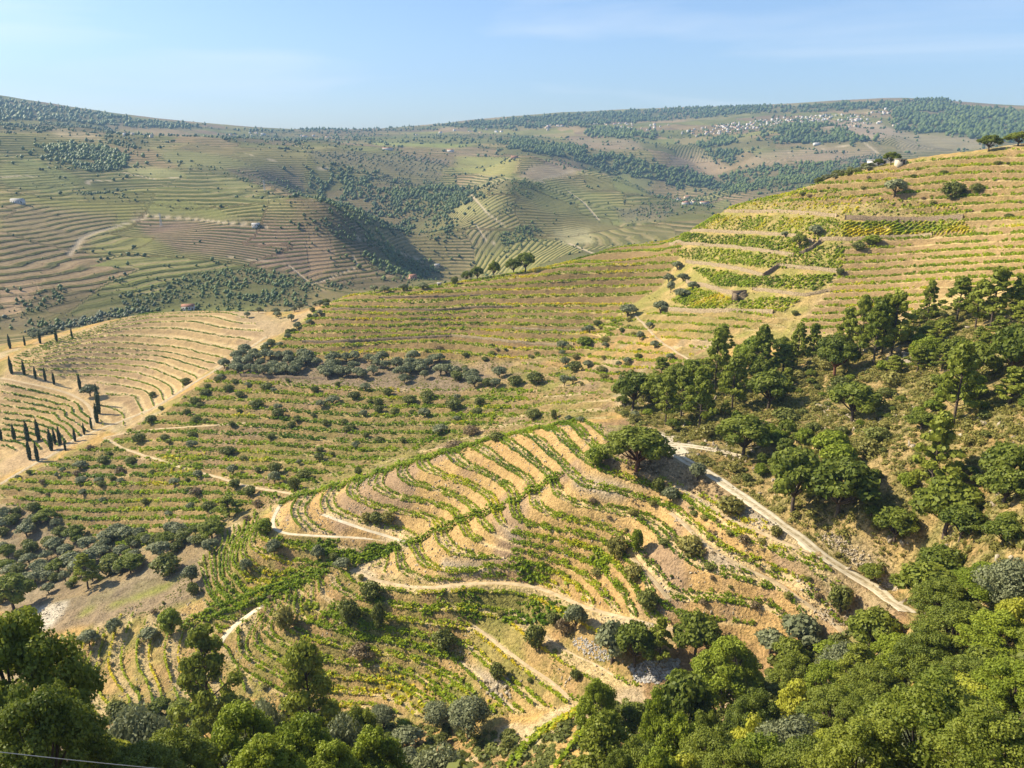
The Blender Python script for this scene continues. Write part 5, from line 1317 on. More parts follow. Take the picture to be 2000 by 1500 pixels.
scatter(['olive', 'bush'], [(505, 690), (560, 650), (610, 606), (640, 590), (650, 600), (600, 640), (540, 690)], 22, (3.0, 5.0), 'in the hedge left of the upper vineyard', 'of the hedge left of the upper vineyard', 330, 520, (1.0, 1.4), .5, 17)
scatter(['bush', 'olive'], [(1170, 478), (1300, 440), (1400, 404), (1560, 360), (1640, 340), (1700, 326), (1700, 332), (1560, 368), (1400, 412), (1200, 476)], 34, (2.0, 4.0), 'along the skyline of the near hill', 'along the skyline of the near hill', 300, 470, (1.1, 1.8), .7, 18)
scatter(['olive'], [(60, 664), (140, 640), (290, 610), (300, 604), (200, 618), (60, 650)], 26, (3.2, 4.6), 'in the row above the bright field', 'above the bright field', 380, 640, (.9, 1.2), .6, 19)
scatter(['olive', 'bush', 'scrub'], [(1140, 640), (1240, 620), (1330, 700), (1300, 740), (1180, 770), (1060, 770), (1080, 700)], 40, (1.8, 4.6), 'scattered below the narrow path', 'below the narrow path', 180, 400, (1.0, 1.5), .9, 20)
scatter(['bush', 'dry'], [(800, 650), (1080, 690), (1000, 720), (820, 700)], 12, (1.5, 3.2), 'low on the upper vineyard', 'low on the upper vineyard', 250, 430, (1.2, 2.0), 1.0, 21)
scatter(['scrub', 'bush', 'dry'], [(1480, 400), (1700, 340), (2000, 300), (2000, 440), (1800, 420), (1700, 380)], 20, (1.2, 2.6), 'on the crest of the near hill', 'on the crest of the near hill', 200, 440, (1.2, 1.8), 1.0, 22)
# wood on the right-hand slope: the named pines first
pines = [(1677, 702, 120, 50, 0), (1705, 716, 128, 60, 0), (1740, 700, 122, 66, 0), (1722, 690, 110, 44, 0), (1650, 700, 95, 44, 0), (1808, 640, 84, 34, 1), (1868, 628, 80, 52, 1), (1935, 640, 104, 62, 1), (1985, 620, 72, 52, 1), (1905, 640, 86, 44, 1),
         (1396, 770, 128, 62, 2), (1365, 840, 122, 66, 2), (1430, 800, 110, 60, 2), (1330, 815, 98, 56, 2), (1484, 745, 108, 54, 2), (1556, 718, 86, 40, 2), (1585, 712, 78, 36, 2), (1300, 830, 96, 52, 2), (1410, 700, 66, 40, 2), (1860, 835, 150, 76, 3), (1815, 985, 160, 86, 3)]
pw = ['in the tall group under the golden slope', 'in the group by the right edge', 'in the wood above the fork of the dirt road', 'rising over the shrubs of the right hand wood']
for i, (u, v, h, w, g_) in enumerate(pines):
    at_px('pine', u, v, h, w, f'{WORDS[sum(1 for p in pines[:i] if p[4] == g_)]} tall pine {pw[g_]}' if False else f'tall pine, {WORDS[sorted(p[0] for p in pines if p[4] == g_).index(u)]} from the left {pw[g_]}', 'tall pines ' + pw[g_])
at_px('cork', 1628, 736, 84, 84, 'low wide oak with a reddish trunk left of the tall pine group')
for u, v, h, w, lb in [(1236, 800, 84, 80, 'leftmost dark oak of the wood above the road fork'), (1282, 800, 80, 70, 'second dark oak from the left above the road fork'), (1450, 892, 84, 108, 'wide dark oak just right of the road fork'),
                       (1548, 1000, 128, 112, 'tall dark oak standing over the middle of the dirt road'), (1635, 1010, 116, 130, 'broad dark oak group right of the tall one over the dirt road'), (1500, 800, 80, 86, 'oak with spreading limbs in the upper wood'),
                       (1665, 822, 76, 96, 'gnarled oak standing on the dry grass of the wood'), (1745, 1060, 66, 80, 'round oak below the tall pine by the scrub'), (1845, 1050, 110, 120, 'heavy dark oak in the middle of the right hand wood'),
                       (1960, 960, 90, 90, 'dark oak near the right edge, above the heavy one'), (1890, 760, 90, 84, 'shaded oak in the upper right wood'), (1975, 740, 100, 90, 'dark oak at the right edge of the upper wood'),
                       (1700, 1135, 32, 46, 'small dark oak right of the dirt road'), (1835, 1150, 76, 90, 'oak at the lower edge of the scrub'), (1810, 1200, 90, 120, 'round oak hiding the end of the dirt road'), (1700, 1290, 90, 90, 'oak crown below the end of the dirt road')]:
    at_px('oak', u, v, h, w, lb)
scatter(['pine', 'oak', 'oak', 'pine', 'midbroad'], [(1200, 790), (1290, 745), (1400, 705), (1500, 690), (1560, 720), (1520, 790), (1440, 830), (1400, 850), (1300, 820), (1230, 812)], 30, (4, 11), 'in the wood above the road fork', 'of the wood above the road fork', 120, 320, (.6, .95), .7, 31)
scatter(['oak', 'midbroad', 'oak', 'pine'], [(1780, 640), (1900, 610), (2050, 590), (2050, 780), (1900, 800), (1780, 760), (1700, 740)], 34, (3.5, 8), 'in the upper right wood', 'of the upper right wood', 100, 320, (.8, 1.1), .75, 32)
scatter(['oak', 'oak', 'oak', 'midbroad'], [(1430, 880), (1500, 850), (1600, 870), (1700, 920), (1800, 940), (1980, 960), (2050, 1150), (1850, 1180), (1760, 1110), (1650, 1030), (1560, 985), (1480, 930)], 44, (3, 7), 'in the dense wood beside the dirt road', 'of the dense wood beside the dirt road', 80, 260, (.9, 1.2), .72, 33)
scatter(['scrub', 'scrub', 'bush', 'oak', 'midbroad'], scrub_poly, 230, (1.4, 4.6), 'in the dry scrub of the right hand slope', 'of the dry scrub on the right hand slope', 80, 300, (1.0, 1.7), .7, 34)
scatter(['scrub', 'dry', 'bush'], [(1300, 960), (1500, 1050), (1600, 1110), (1680, 1190), (1560, 1240), (1400, 1230), (1280, 1150), (1180, 1010)], 36, (.8, 1.9), 'on the banks under the dirt road', 'on the banks under the dirt road', 100, 240, (1.0, 1.8), 1.0, 35)
scatter(['scrub', 'dry', 'bush'], low_poly, 40, (.7, 1.9), 'on the banks of the lower spur', 'on the banks of the lower spur', 100, 260, (1.0, 1.8), 1.0, 36)
scatter(['broad', 'oaknear', 'greybush'] if False else ['bush', 'midbroad', 'oak'], [(660, 1400), (800, 1400), (1000, 1420), (1000, 1470), (700, 1480)], 16, (1.6, 3.5), 'in the gully at the bottom', 'of the gully at the bottom', 90, 200, (1.0, 1.4), .8, 37)
scatter(['oak', 'bush', 'midbroad'], [(1300, 1330), (1500, 1300), (1700, 1230), (1800, 1200), (2050, 1100), (2050, 1400), (1800, 1450), (1400, 1450)], 60, (3.0, 6.5), 'between the big crowns at the lower right', 'between the big crowns at the lower right', 62, 170, (.9, 1.3), .6, 38)
scatter(['bush', 'oak', 'olive'], [(140, 1400), (500, 1370), (760, 1440), (900, 1500), (200, 1520)], 44, (3.0, 5.5), 'under the big crowns at the bottom left', 'under the big crowns at the bottom left', 62, 190, (1.0, 1.4), .6, 39)

# --- far woods: each one a mass of small crowns
ICO_V = []
t_ = (1 + 5 ** .5) / 2
for a_, b_ in ((-1, t_), (1, t_), (-1, -t_), (1, -t_)): ICO_V.append((a_, b_, 0))
for a_, b_ in ((-1, t_), (1, t_), (-1, -t_), (1, -t_)): ICO_V.append((0, a_, b_))
for a_, b_ in ((-1, t_), (1, t_), (-1, -t_), (1, -t_)): ICO_V.append((b_, 0, a_))
ICO_V = np.array(ICO_V); ICO_V = ICO_V / np.linalg.norm(ICO_V[0])
OCT_V = np.array([(1, 0, 0), (0, 1, 0), (-1, 0, 0), (0, -1, 0), (0, 0, 1), (0, 0, -1)], float); OCT_F = np.array([(0, 1, 4), (1, 2, 4), (2, 3, 4), (3, 0, 4), (1, 0, 5), (2, 1, 5), (3, 2, 5), (0, 3, 5)])
ICO_F = np.array([(0, 11, 5), (0, 5, 1), (0, 1, 7), (0, 7, 10), (0, 10, 11), (1, 5, 9), (5, 11, 4), (11, 10, 2), (10, 7, 6), (7, 1, 8), (3, 9, 4), (3, 4, 2), (3, 2, 6), (3, 6, 8), (3, 8, 9), (4, 9, 5), (2, 4, 11), (6, 2, 10), (8, 6, 7), (9, 8, 1)])
WOODN = ['dark wood in the shaded ravine across the valley', 'pine belt running down the middle of the far slopes', 'wood on the slope behind the near skyline', 'wood on the round dark hill below the village', 'wood on the ridge under the village', 'strip of wood left of the village',
         'forest on the upper right of the horizon hill', 'low trees along the dip of the horizon', 'forest along the horizon ridge', 'forest on the horizon hill at the far left', 'wooded patch high on the left hillside', 'trees by the terraces high on the left', 'thicket at the foot of the left hillside', 'bushy terraces at the left foot of the far slope',
         'clump of pines across the valley floor', 'trees round the knoll in the middle distance', 'hedge of trees down the far crest', 'trees by the valley road', 'grey trees behind the near skyline on the right', 'far olive grove planted in dots', 'olive trees under the far grove',
         'olive trees below the pale road in the distance', 'olive trees round the hamlet', 'line of trees on the left plateau', 'scattered trees on the middle plateau', 'trees on the left hillside', 'hedge line on the left hillside', 'olive row over the bright field', 'trees behind the near skyline', 'trees on the far knoll']
FW.append(([(1300, 268), (1370, 250), (1500, 230), (1700, 222), (1700, 244), (1500, 256), (1380, 274)], 300, 6, 0)); WOODN.append('trees growing among the houses of the hilltop village')
for i, (poly, nn, hh, ol) in enumerate(FW):
    rs = np.random.default_rng(200 + i)
    if i == 19:
        P = scatter_px(poly, nn, 600, 3000, rs); P = np.round(P / 11) * 11 + rs.normal(size=P.shape) * .8; P = np.unique(np.round(P, 1), axis=0)
    else:
        P = scatter_px(poly, int(nn * 3.0), 560, 5200, rs); P = P + 32 * rs.normal(size=P.shape) * (rs.random((len(P), 1)) < .35); P = P[(fbm(P[:, 0], P[:, 1], 40, 3, 300 + i) > .40) & (np.hypot(P[:, 0], P[:, 1]) > 560)]
    if len(P) < 4: print('EMPTY', i); continue
    n = len(P); R = np.hypot(P[:, 0], P[:, 1]); z = HF(P[:, 0], P[:, 1]); s = hh * (.34 + .80 * rs.random(n) ** 2) * np.clip(R / 2000, .62, 1.5)
    j = 1 + .22 * rs.normal(size=(n, 6)); aa_ = rs.random(n) * 6.28; O = OCT_V[None] * j[..., None] * np.stack([s * .58, s * .58, s * (.45 + .4 * rs.random(n))], 1)[:, None, :]
    dirs = np.stack([O[..., 0] * np.cos(aa_)[:, None] - O[..., 1] * np.sin(aa_)[:, None], O[..., 0] * np.sin(aa_)[:, None] + O[..., 1] * np.cos(aa_)[:, None], O[..., 2]], -1)
    Vv = dirs + np.stack([P[:, 0], P[:, 1], z + s * .42], 1)[:, None, :]; c0 = np.array([P[:, 0].mean(), P[:, 1].mean(), z.mean()])
    Ff = (OCT_F[None] + (np.arange(n) * 6)[:, None, None]).reshape(-1, 3)
    tt = np.repeat(np.clip(.5 * rs.random(n) + 1.1 * fbm(P[:, 0], P[:, 1], 45, 2, 350) - .3, 0, 1), 8)
    o = mobj('olive_grove' if ol else 'wood', mesh_np('wood', (Vv - c0).reshape(-1, 3), Ff, (M['farolive' if ol else 'farwood'],), smooth=True, tint=tt)); o.location = c0
    tagit(o, WOODN[i], 'olive grove' if ol else 'wood', None, 'stuff')

# single trees and hedges along the field edges of the far slopes
rs = np.random.default_rng(400)
P = scatter_px([(-40, 240), (2040, 240), (2040, 640), (-40, 640)], 60000, 580, 3000, rs)
def _cell(p):
    x = p[:, 0] + 60 * (fbm(p[:, 0], p[:, 1], 160, 2, 51) - .5); y = p[:, 1] + 60 * (fbm(p[:, 0], p[:, 1], 160, 2, 52) - .5)
    return np.floor(x / cell + .35 * np.floor(y / cell)) * 1000 + np.floor(y / (cell * 1.35))
edge_ = (_cell(P) != _cell(P + np.array([5.0, 0]))) | (_cell(P) != _cell(P + np.array([0, 5.0])))
P = P[(edge_ & (fbm(P[:, 0], P[:, 1], 90, 2, 98) > .45)) | (rs.random(len(P)) < .012)][:2600]
n = len(P); R = np.hypot(P[:, 0], P[:, 1]); z = HF(P[:, 0], P[:, 1]); s = (2.2 + 3.5 * rs.random(n) ** 2) * np.clip(R / 1500, .8, 1.6)
j = 1 + .30 * rs.normal(size=(n, 12)); dirs = ICO_V[None] * j[..., None] * np.stack([s * .5, s * .5, s * .5], 1)[:, None, :]
Vv = dirs + np.stack([P[:, 0], P[:, 1], z + s * .4], 1)[:, None, :]; Ff = (ICO_F[None] + (np.arange(n) * 12)[:, None, None]).reshape(-1, 3)
tagit(mobj('hedge_trees', mesh_np('wood', Vv.reshape(-1, 3), Ff, (M['farwood'],), tint=np.repeat(rs.random(n), 20))), 'small trees and hedges along the field edges across the valley', 'hedge trees', None, 'stuff')

# ---------------------------------------------------------------- ground cover: grass tufts, weeds and low scrub that nobody could count
def cover_tree(name, src):
    ng = bpy.data.node_groups.new(name, 'GeometryNodeTree')
    ng.interface.new_socket('Geometry', in_out='INPUT', socket_type='NodeSocketGeometry'); ng.interface.new_socket('Geometry', in_out='OUTPUT', socket_type='NodeSocketGeometry')
    N = ng.nodes; gi = N.new('NodeGroupInput'); go = N.new('NodeGroupOutput'); ip = N.new('GeometryNodeInstanceOnPoints'); ob = N.new('GeometryNodeObjectInfo')
    ob.inputs['Object'].default_value = src; at = N.new('GeometryNodeInputNamedAttribute'); at.data_type = 'FLOAT_VECTOR'; at.inputs['Name'].default_value = 'size'
    ar = N.new('GeometryNodeInputNamedAttribute'); ar.data_type = 'FLOAT_VECTOR'; ar.inputs['Name'].default_value = 'turn'
    ng.links.new(gi.outputs[0], ip.inputs['Points']); ng.links.new(ob.outputs['Geometry'], ip.inputs['Instance']); ng.links.new(at.outputs['Attribute'], ip.inputs['Scale']); ng.links.new(ar.outputs['Attribute'], ip.inputs['Rotation'])
    ng.links.new(ip.outputs['Instances'], go.inputs[0]); return ng
def tuft_mesh(name, mat, n, leaf, seed, up):
    rs = np.random.default_rng(seed); lb = [(0, 0, .30, .46, .34), (.22, .1, .26, .3, .26), (-.2, .16, .24, .28, .24)]
    Vv, Ff, tt = leaves(lb, n, leaf, rs, .35, flat=up); return bpy.data.objects.new(name, mesh_np(name, Vv, Ff, (M[mat],), tint=tt))
def cover(name, label, mat, poly, n, size, rmax, seed, patch=None, leafn=26, leaf=.16, rmin=70, flat=.75, zs=.1):
    rs = np.random.default_rng(seed); P = scatter_px(poly, n, rmin, rmax, rs)
    if patch: P = P[fbm(P[:, 0], P[:, 1], patch[0], 3, seed) > patch[1]]
    for (_, _, rw, Q, _) in roads:
        nr = np.nonzero((P[:, 0] > Q[:, 0].min() - 3) & (P[:, 0] < Q[:, 0].max() + 3) & (P[:, 1] > Q[:, 1].min() - 3) & (P[:, 1] < Q[:, 1].max() + 3))[0]
        if len(nr):
            d_, _ = dist_line(Q[::3], P[nr, 0], P[nr, 1], np.ones(len(nr), bool)); P = np.delete(P, nr[d_ < rw * .55 + .1], 0)
    z = HF(P[:, 0], P[:, 1]); m = len(P); s = size[0] + (size[1] - size[0]) * rs.random(m) ** 2
    me = bpy.data.meshes.new(name); me.vertices.add(m); me.vertices.foreach_set('co', np.stack([P[:, 0], P[:, 1], z - s * zs], 1).astype(np.float32).ravel())
    a = me.attributes.new('size', 'FLOAT_VECTOR', 'POINT'); a.data.foreach_set('vector', np.stack([s, s, s * flat * (.7 + .6 * rs.random(m))], 1).astype(np.float32).ravel())
    a = me.attributes.new('turn', 'FLOAT_VECTOR', 'POINT'); a.data.foreach_set('vector', np.stack([.2 * rs.normal(size=m), .2 * rs.normal(size=m), 6.28 * rs.random(m)], 1).astype(np.float32).ravel())
    o = mobj(name, me); md = o.modifiers.new('cover', 'NODES'); md.node_group = cover_tree(name, tuft_mesh(name + '_tuft', mat, leafn, leaf, seed, .3)); tagit(o, label, 'ground cover', None, 'stuff')
whole = [(-500, 280), (2500, 280), (2500, 1900), (-500, 1900)]
M['drygrass'] = leaf_mat('dry_grass', (.26, .19, .09), (.58, .46, .24), None, .2)
M['weed'] = leaf_mat('weed_leaf', (.13, .17, .025), (.40, .38, .07), None, .3)
cover('dry_grass', 'tufts of dry golden grass on all the banks of the near slopes', 'drygrass', whole, 64000, (.2, .6), 330, 501, (5, .48), 14, .15)
cover('weeds', 'low green weeds over the bushy middle slope', 'weed', mid_poly, 17000, (.3, 1.1), 450, 502, (6, .50))
cover('weeds', 'low green weeds over the lower spur', 'weed', low_poly, 12000, (.2, .7), 280, 503, (5, .52))
cover('weeds', 'sparse weeds and yellowing growth in the upper vineyard', 'weed', up_poly, 9000, (.3, .8), 480, 504, (5, .54))
cover('undergrowth', 'dense olive green undergrowth on the right hand slope', 'scrub', scrub_poly, 22000, (.4, 2.2), 300, 505, (7, .38), 60, .12)
cover('undergrowth', 'darker undergrowth beneath the right hand wood', 'darkbush', scrub_poly, 1100, (.7, 2.2), 300, 506, (10, .48), 90, .11)
cover('undergrowth', 'undergrowth between the trees at the bottom of the view', 'darkbush', [(-600, 1360), (500, 1370), (1000, 1440), (1250, 1360), (1700, 1230), (2060, 1100), (2600, 1000), (2600, 2000), (-600, 2000)], 9500, (.8, 3.2), 170, 507, None, 90, .11, 40)
cover('undergrowth', 'low brown scrub on the banks around the dirt road', 'drybush', [(1180, 832), (1300, 880), (1440, 965), (1600, 1085), (1760, 1200), (1660, 1235), (1500, 1150), (1330, 1060), (1200, 950)], 1500, (.4, 1.4), 240, 508, (5, .5), 40, .13)

_rv = ICO_V * (1 + .25 * np.random.default_rng(3).normal(size=(12, 1))) * np.array([1, .7, .6])
def stones_cover(label, poly, n, size, seed, patch):
    rs = np.random.default_rng(seed); P = scatter_px(poly, n, 90, 300, rs); P = P[fbm(P[:, 0], P[:, 1], patch[0], 3, seed) > patch[1]]; z = HF(P[:, 0], P[:, 1]); m = len(P); s = size[0] + (size[1] - size[0]) * rs.random(m) ** 3
    me = bpy.data.meshes.new('loose_stones'); me.vertices.add(m); me.vertices.foreach_set('co', np.stack([P[:, 0], P[:, 1], z], 1).astype(np.float32).ravel())
    a = me.attributes.new('size', 'FLOAT_VECTOR', 'POINT'); a.data.foreach_set('vector', np.stack([s, s, s], 1).astype(np.float32).ravel())
    a = me.attributes.new('turn', 'FLOAT_VECTOR', 'POINT'); a.data.foreach_set('vector', (6.28 * rs.random((m, 3))).astype(np.float32).ravel())
    src = bpy.data.objects.new('loose_stone', mesh_np('loose_stone', _rv, ICO_F, (M['cliff'],)))
    o = mobj('loose_stones', me); md = o.modifiers.new('cover', 'NODES'); md.node_group = cover_tree('loose_stones', src); tagit(o, label, 'stones', None, 'stuff')
stones_cover('loose stones on the banks of the central spur', spur_poly, 9000, (.08, .45), 601, (6, .5))
stones_cover('loose stones on the banks of the lower spur', low_poly, 6000, (.08, .4), 602, (6, .52))
stones_cover('stones and outcrops in the scrub of the right hand slope', scrub_poly, 4000, (.15, .9), 603, (8, .56))
M['path'] = M['track']
# ---------------------------------------------------------------- stone walls
def wall(pts, h, label, mat='stone', thick=.7, rmin=180, rmax=470, stones=True):
    h *= .78; P = near_line(pts, rmin, rmax); P = resample(P, 1.0)
    if len(P) < 3: print('WALL', label); return
    T_ = np.gradient(P, axis=0); T_ /= np.linalg.norm(T_, axis=1, keepdims=True) + 1e-9; Nn = np.stack([T_[:, 1], -T_[:, 0]], 1)
    z = HF(P[:, 0], P[:, 1]); z = smooth1(z[:, None], 4)[:, 0]; rs = np.random.default_rng(len(P)); n = len(P)
    c0 = np.array([P[:, 0].mean(), P[:, 1].mean(), z.min()])
    rows_ = []
    prof = [(-.5, -.8), (-.56, h * .3), (-.47, h * .65), (-.42, h * .93), (.42, h * 1.0), (.5, -.6)]
    for ox, oz in prof:
        jx = .10 * rs.normal(size=n); jz = .12 * rs.normal(size=n) * (oz > h * .8)
        rows_.append(np.concatenate([P + Nn * (ox * thick + jx)[:, None], (z + oz + jz)[:, None]], 1))
    Vv = np.stack(rows_, 1).reshape(-1, 3) - c0; k = len(prof); ii = np.arange(n * k).reshape(n, k)
    Ff = np.stack([ii[:-1, :-1], ii[:-1, 1:], ii[1:, 1:], ii[1:, :-1]], -1).reshape(-1, 4)
    Ff = np.concatenate([Ff, [[ii[0, 0], ii[0, 1], ii[0, 4], ii[0, 5]], [ii[0, 1], ii[0, 2], ii[0, 3], ii[0, 4]], [ii[-1, 5], ii[-1, 4], ii[-1, 1], ii[-1, 0]], [ii[-1, 4], ii[-1, 3], ii[-1, 2], ii[-1, 1]]]])
    o = mobj('dry_stone_wall', mesh_np('dry_stone_wall', Vv, Ff, (M[mat],))); o.location = c0; tagit(o, label, 'stone wall', 'dry stone walls of the near hill')
    if stones:                                                   # courses of rough stones standing proud of the face
        m_ = int(n * 5); i = rs.integers(0, n - 1, m_); f = rs.random(m_)[:, None]; p = P[i] * (1 - f) + P[i + 1] * f - Nn[i] * thick * .5
        zz = (z[i] * (1 - f[:, 0]) + z[i + 1] * f[:, 0]) + rs.random(m_) * h * .95; sx = .16 + .22 * rs.random(m_); sz = .09 + .1 * rs.random(m_)
        Bx = np.array([(-1, -1, -1), (1, -1, -1), (1, 1, -1), (-1, 1, -1), (-1, -1, 1), (1, -1, 1), (1, 1, 1), (-1, 1, 1)], float)
        B = np.repeat(Bx[None], m_, 0) * (1 + .2 * rs.normal(size=(m_, 8, 1)))
        loc = B[:, :, 0:1] * (sx[:, None] * 1)[:, :, None] * np.concatenate([T_[i], np.zeros((m_, 1))], 1)[:, None, :] + B[:, :, 1:2] * .12 * np.concatenate([Nn[i], np.zeros((m_, 1))], 1)[:, None, :] + B[:, :, 2:3] * sz[:, None, None] * np.array([0, 0, 1.0])
        VV = loc + np.concatenate([p, zz[:, None]], 1)[:, None, :] - c0
        BF = np.array([(0, 3, 2, 1), (4, 5, 6, 7), (0, 1, 5, 4), (1, 2, 6, 5), (2, 3, 7, 6), (3, 0, 4, 7)])
        FF = (BF[None] + (np.arange(m_) * 8)[:, None, None]).reshape(-1, 4)
        s_ = mobj('stones', mesh_np('wall_stones', VV.reshape(-1, 3), FF, (M[mat],)), o); s_['kind'] = 'stuff'
wall([(1378, 414), (1430, 416), (1500, 414), (1560, 417), (1634, 424)], 1.9, 'long pale stone wall under the top vines of the near hill')
wall([(1650, 429), (1720, 432), (1800, 433), (1880, 429)], 2.6, 'straight dark stone wall right of the gap in the top wall', 'darkstone')
wall([(1300, 452), (1330, 455), (1400, 453), (1470, 456), (1550, 462), (1590, 474)], 1.7, 'second stone wall down, ending at the single round tree')
wall([(1600, 470), (1660, 470), (1740, 466), (1820, 461)], 1.8, 'stone wall running right from the single round tree')
wall([(1560, 500), (1580, 492), (1604, 474)], 2.2, 'short dark wall end slanting down by the single round tree', 'darkstone')
wall([(1270, 478), (1340, 478), (1420, 482), (1480, 490), (1550, 500)], 1.7, 'third stone wall down, below the single round tree')
wall([(1340, 512), (1380, 516), (1440, 526), (1490, 540)], 1.8, 'fourth stone wall down, left of the corner')
wall([(1490, 543), (1520, 522)], 2.4, 'short dark slanting wall at the corner of the fourth wall', 'darkstone')
wall([(1522, 521), (1580, 526), (1635, 532)], 1.8, 'fourth stone wall, part right of the corner')
wall([(1340, 552), (1380, 562), (1440, 578)], 2.2, 'stone wall left of the ruined shed')
wall([(1470, 566), (1520, 572), (1570, 580), (1620, 570)], 1.6, 'stone wall right of the ruined shed')
wall([(1305, 606), (1370, 610), (1440, 610), (1510, 612)], 1.9, 'lowest stone wall of the walled vineyard')
wall([(650, 604), (760, 605), (860, 606), (930, 600), (1000, 600)], .8, 'first long terrace wall in the upper vineyard', 'darkstone')
wall([(650, 625), (740, 623), (820, 625), (900, 622)], .8, 'second long terrace wall in the upper vineyard', 'darkstone')
wall([(590, 668), (660, 668), (770, 661), (880, 657)], .9, 'lowest long terrace wall in the upper vineyard', 'darkstone')
wall([(880, 656), (940, 661), (1000, 669), (1060, 673), (1120, 673)], 1.2, 'terrace wall continuing right at the foot of the upper vineyard')
wall([(1000, 641), (1070, 646), (1140, 646)], 1.0, 'short terrace wall at the right of the upper vineyard')
wall([(740, 582), (860, 580), (980, 576)], 1.0, 'highest terrace wall in the upper vineyard', 'darkstone')
wall([(470, 735), (540, 738), (640, 742)], 1.7, 'shaded stone wall under the dense olive band', 'darkstone')

# ---------------------------------------------------------------- rock
def boulders(poly, n, size, label, mat, name='rocks', rmax=260, flat=.6):
    rs = np.random.default_rng(n); P = scatter_px(poly, n, 60, rmax, rs); z = HF(P[:, 0], P[:, 1]); c0 = np.array([P[:, 0].mean(), P[:, 1].mean(), z.mean()])
    s = size * (.4 + rs.random(n) ** 2 * 1.3); j = 1 + .28 * rs.normal(size=(n, 12)); A = rs.random(n) * 6.28
    D = ICO_V[None] * j[..., None] * np.stack([s, s * (.5 + .5 * rs.random(n)), s * flat], 1)[:, None, :]
    Dx = D[..., 0] * np.cos(A)[:, None] - D[..., 1] * np.sin(A)[:, None]; Dy = D[..., 0] * np.sin(A)[:, None] + D[..., 1] * np.cos(A)[:, None]
    Vv = np.stack([Dx, Dy, D[..., 2]], -1) + np.stack([P[:, 0], P[:, 1], z + s * .1], 1)[:, None, :] - c0
    o = mobj(name, mesh_np(name, Vv.reshape(-1, 3), (ICO_F[None] + (np.arange(n) * 12)[:, None, None]).reshape(-1, 3), (M[mat],))); o.location = c0
    tagit(o, label, 'rocks', None, 'stuff')
boulders([(1228, 1302), (1262, 1290), (1330, 1286), (1325, 1310), (1285, 1336), (1240, 1330)], 1500, .20, 'heap of pale grey rubble below the dense trees', 'greystone', 'rubble_heap')
boulders([(1120, 1240), (1170, 1255), (1200, 1290), (1160, 1290), (1120, 1262)], 420, .18, 'loose pale stones on the bank left of the dense trees', 'greystone')
boulders([(940, 1330), (990, 1325), (1010, 1345), (985, 1375), (940, 1350)], 120, .42, 'rocks beside the small dark bush', 'cliff')
boulders([(1590, 1045), (1630, 1040), (1700, 1090), (1760, 1160), (1720, 1140), (1640, 1075)], 420, .22, 'fractured rock in the cutting above the dirt road', 'cliff')
boulders([(1440, 985), (1520, 1025), (1505, 1042), (1430, 1015)], 260, .22, 'rocky bank under the bend of the dirt road', 'cliff')
boulders([(1170, 1200), (1300, 1222), (1290, 1250), (1190, 1230)], 300, .2, 'stony bank beneath the terrace paths', 'cliff')
boulders([(1540, 1130), (1640, 1160), (1680, 1215), (1620, 1225)], 200, .25, 'rock outcrops near the end of the terrace path', 'cliff')
boulders([(1300, 860), (1420, 880), (1440, 900), (1340, 862)], 200, .22, 'rocks in the bank beside the branch of the road', 'cliff')
boulders([(40, 1195), (120, 1175), (130, 1200), (60, 1232)], 200, .22, 'pale rocks at the left end of the brown field', 'cliff', rmax=320)
boulders([(1740, 680), (1790, 690), (1780, 715), (1730, 705)], 40, .7, 'pale rocks under the tall pine group', 'cliff', rmax=330)

# ---------------------------------------------------------------- buildings
def box(x0, x1, y0, y1, z0, z1):
    V = np.array([(x0, y0, z0), (x1, y0, z0), (x1, y1, z0), (x0, y1, z0), (x0, y0, z1), (x1, y0, z1), (x1, y1, z1), (x0, y1, z1)], float)
    return V, np.array([(0, 3, 2, 1), (4, 5, 6, 7), (0, 1, 5, 4), (1, 2, 6, 5), (2, 3, 7, 6), (3, 0, 4, 7)])
def gable(x0, x1, y0, y1, z, h, o=.35, t=.18):
    ym = (y0 + y1) / 2
    V = []
    for x in (x0 - o, x1 + o):
        V += [(x, y0 - o, z - .1), (x, ym, z + h), (x, y1 + o, z - .1), (x, y1 + o, z - .1 - t), (x, ym, z + h - t), (x, y0 - o, z - .1 - t)]
    F = [(0, 1, 7, 6), (1, 2, 8, 7), (2, 3, 9, 8), (3, 4, 10, 9), (4, 5, 11, 10), (5, 0, 6, 11), (0, 5, 4, 1), (1, 4, 3, 2), (6, 7, 10, 11), (7, 8, 9, 10)]
    return np.array(V, float), np.array(F)
def gable_wall(x0, x1, y0, y1, z, h):
    ym = (y0 + y1) / 2
    return np.array([(x0, y0, z), (x0, y1, z), (x0, ym, z + h), (x0, ym, z + h), (x1, y0, z), (x1, ym, z + h), (x1, ym, z + h), (x1, y1, z)], float), np.array([(0, 1, 2, 3), (4, 5, 6, 7)])
HV = []
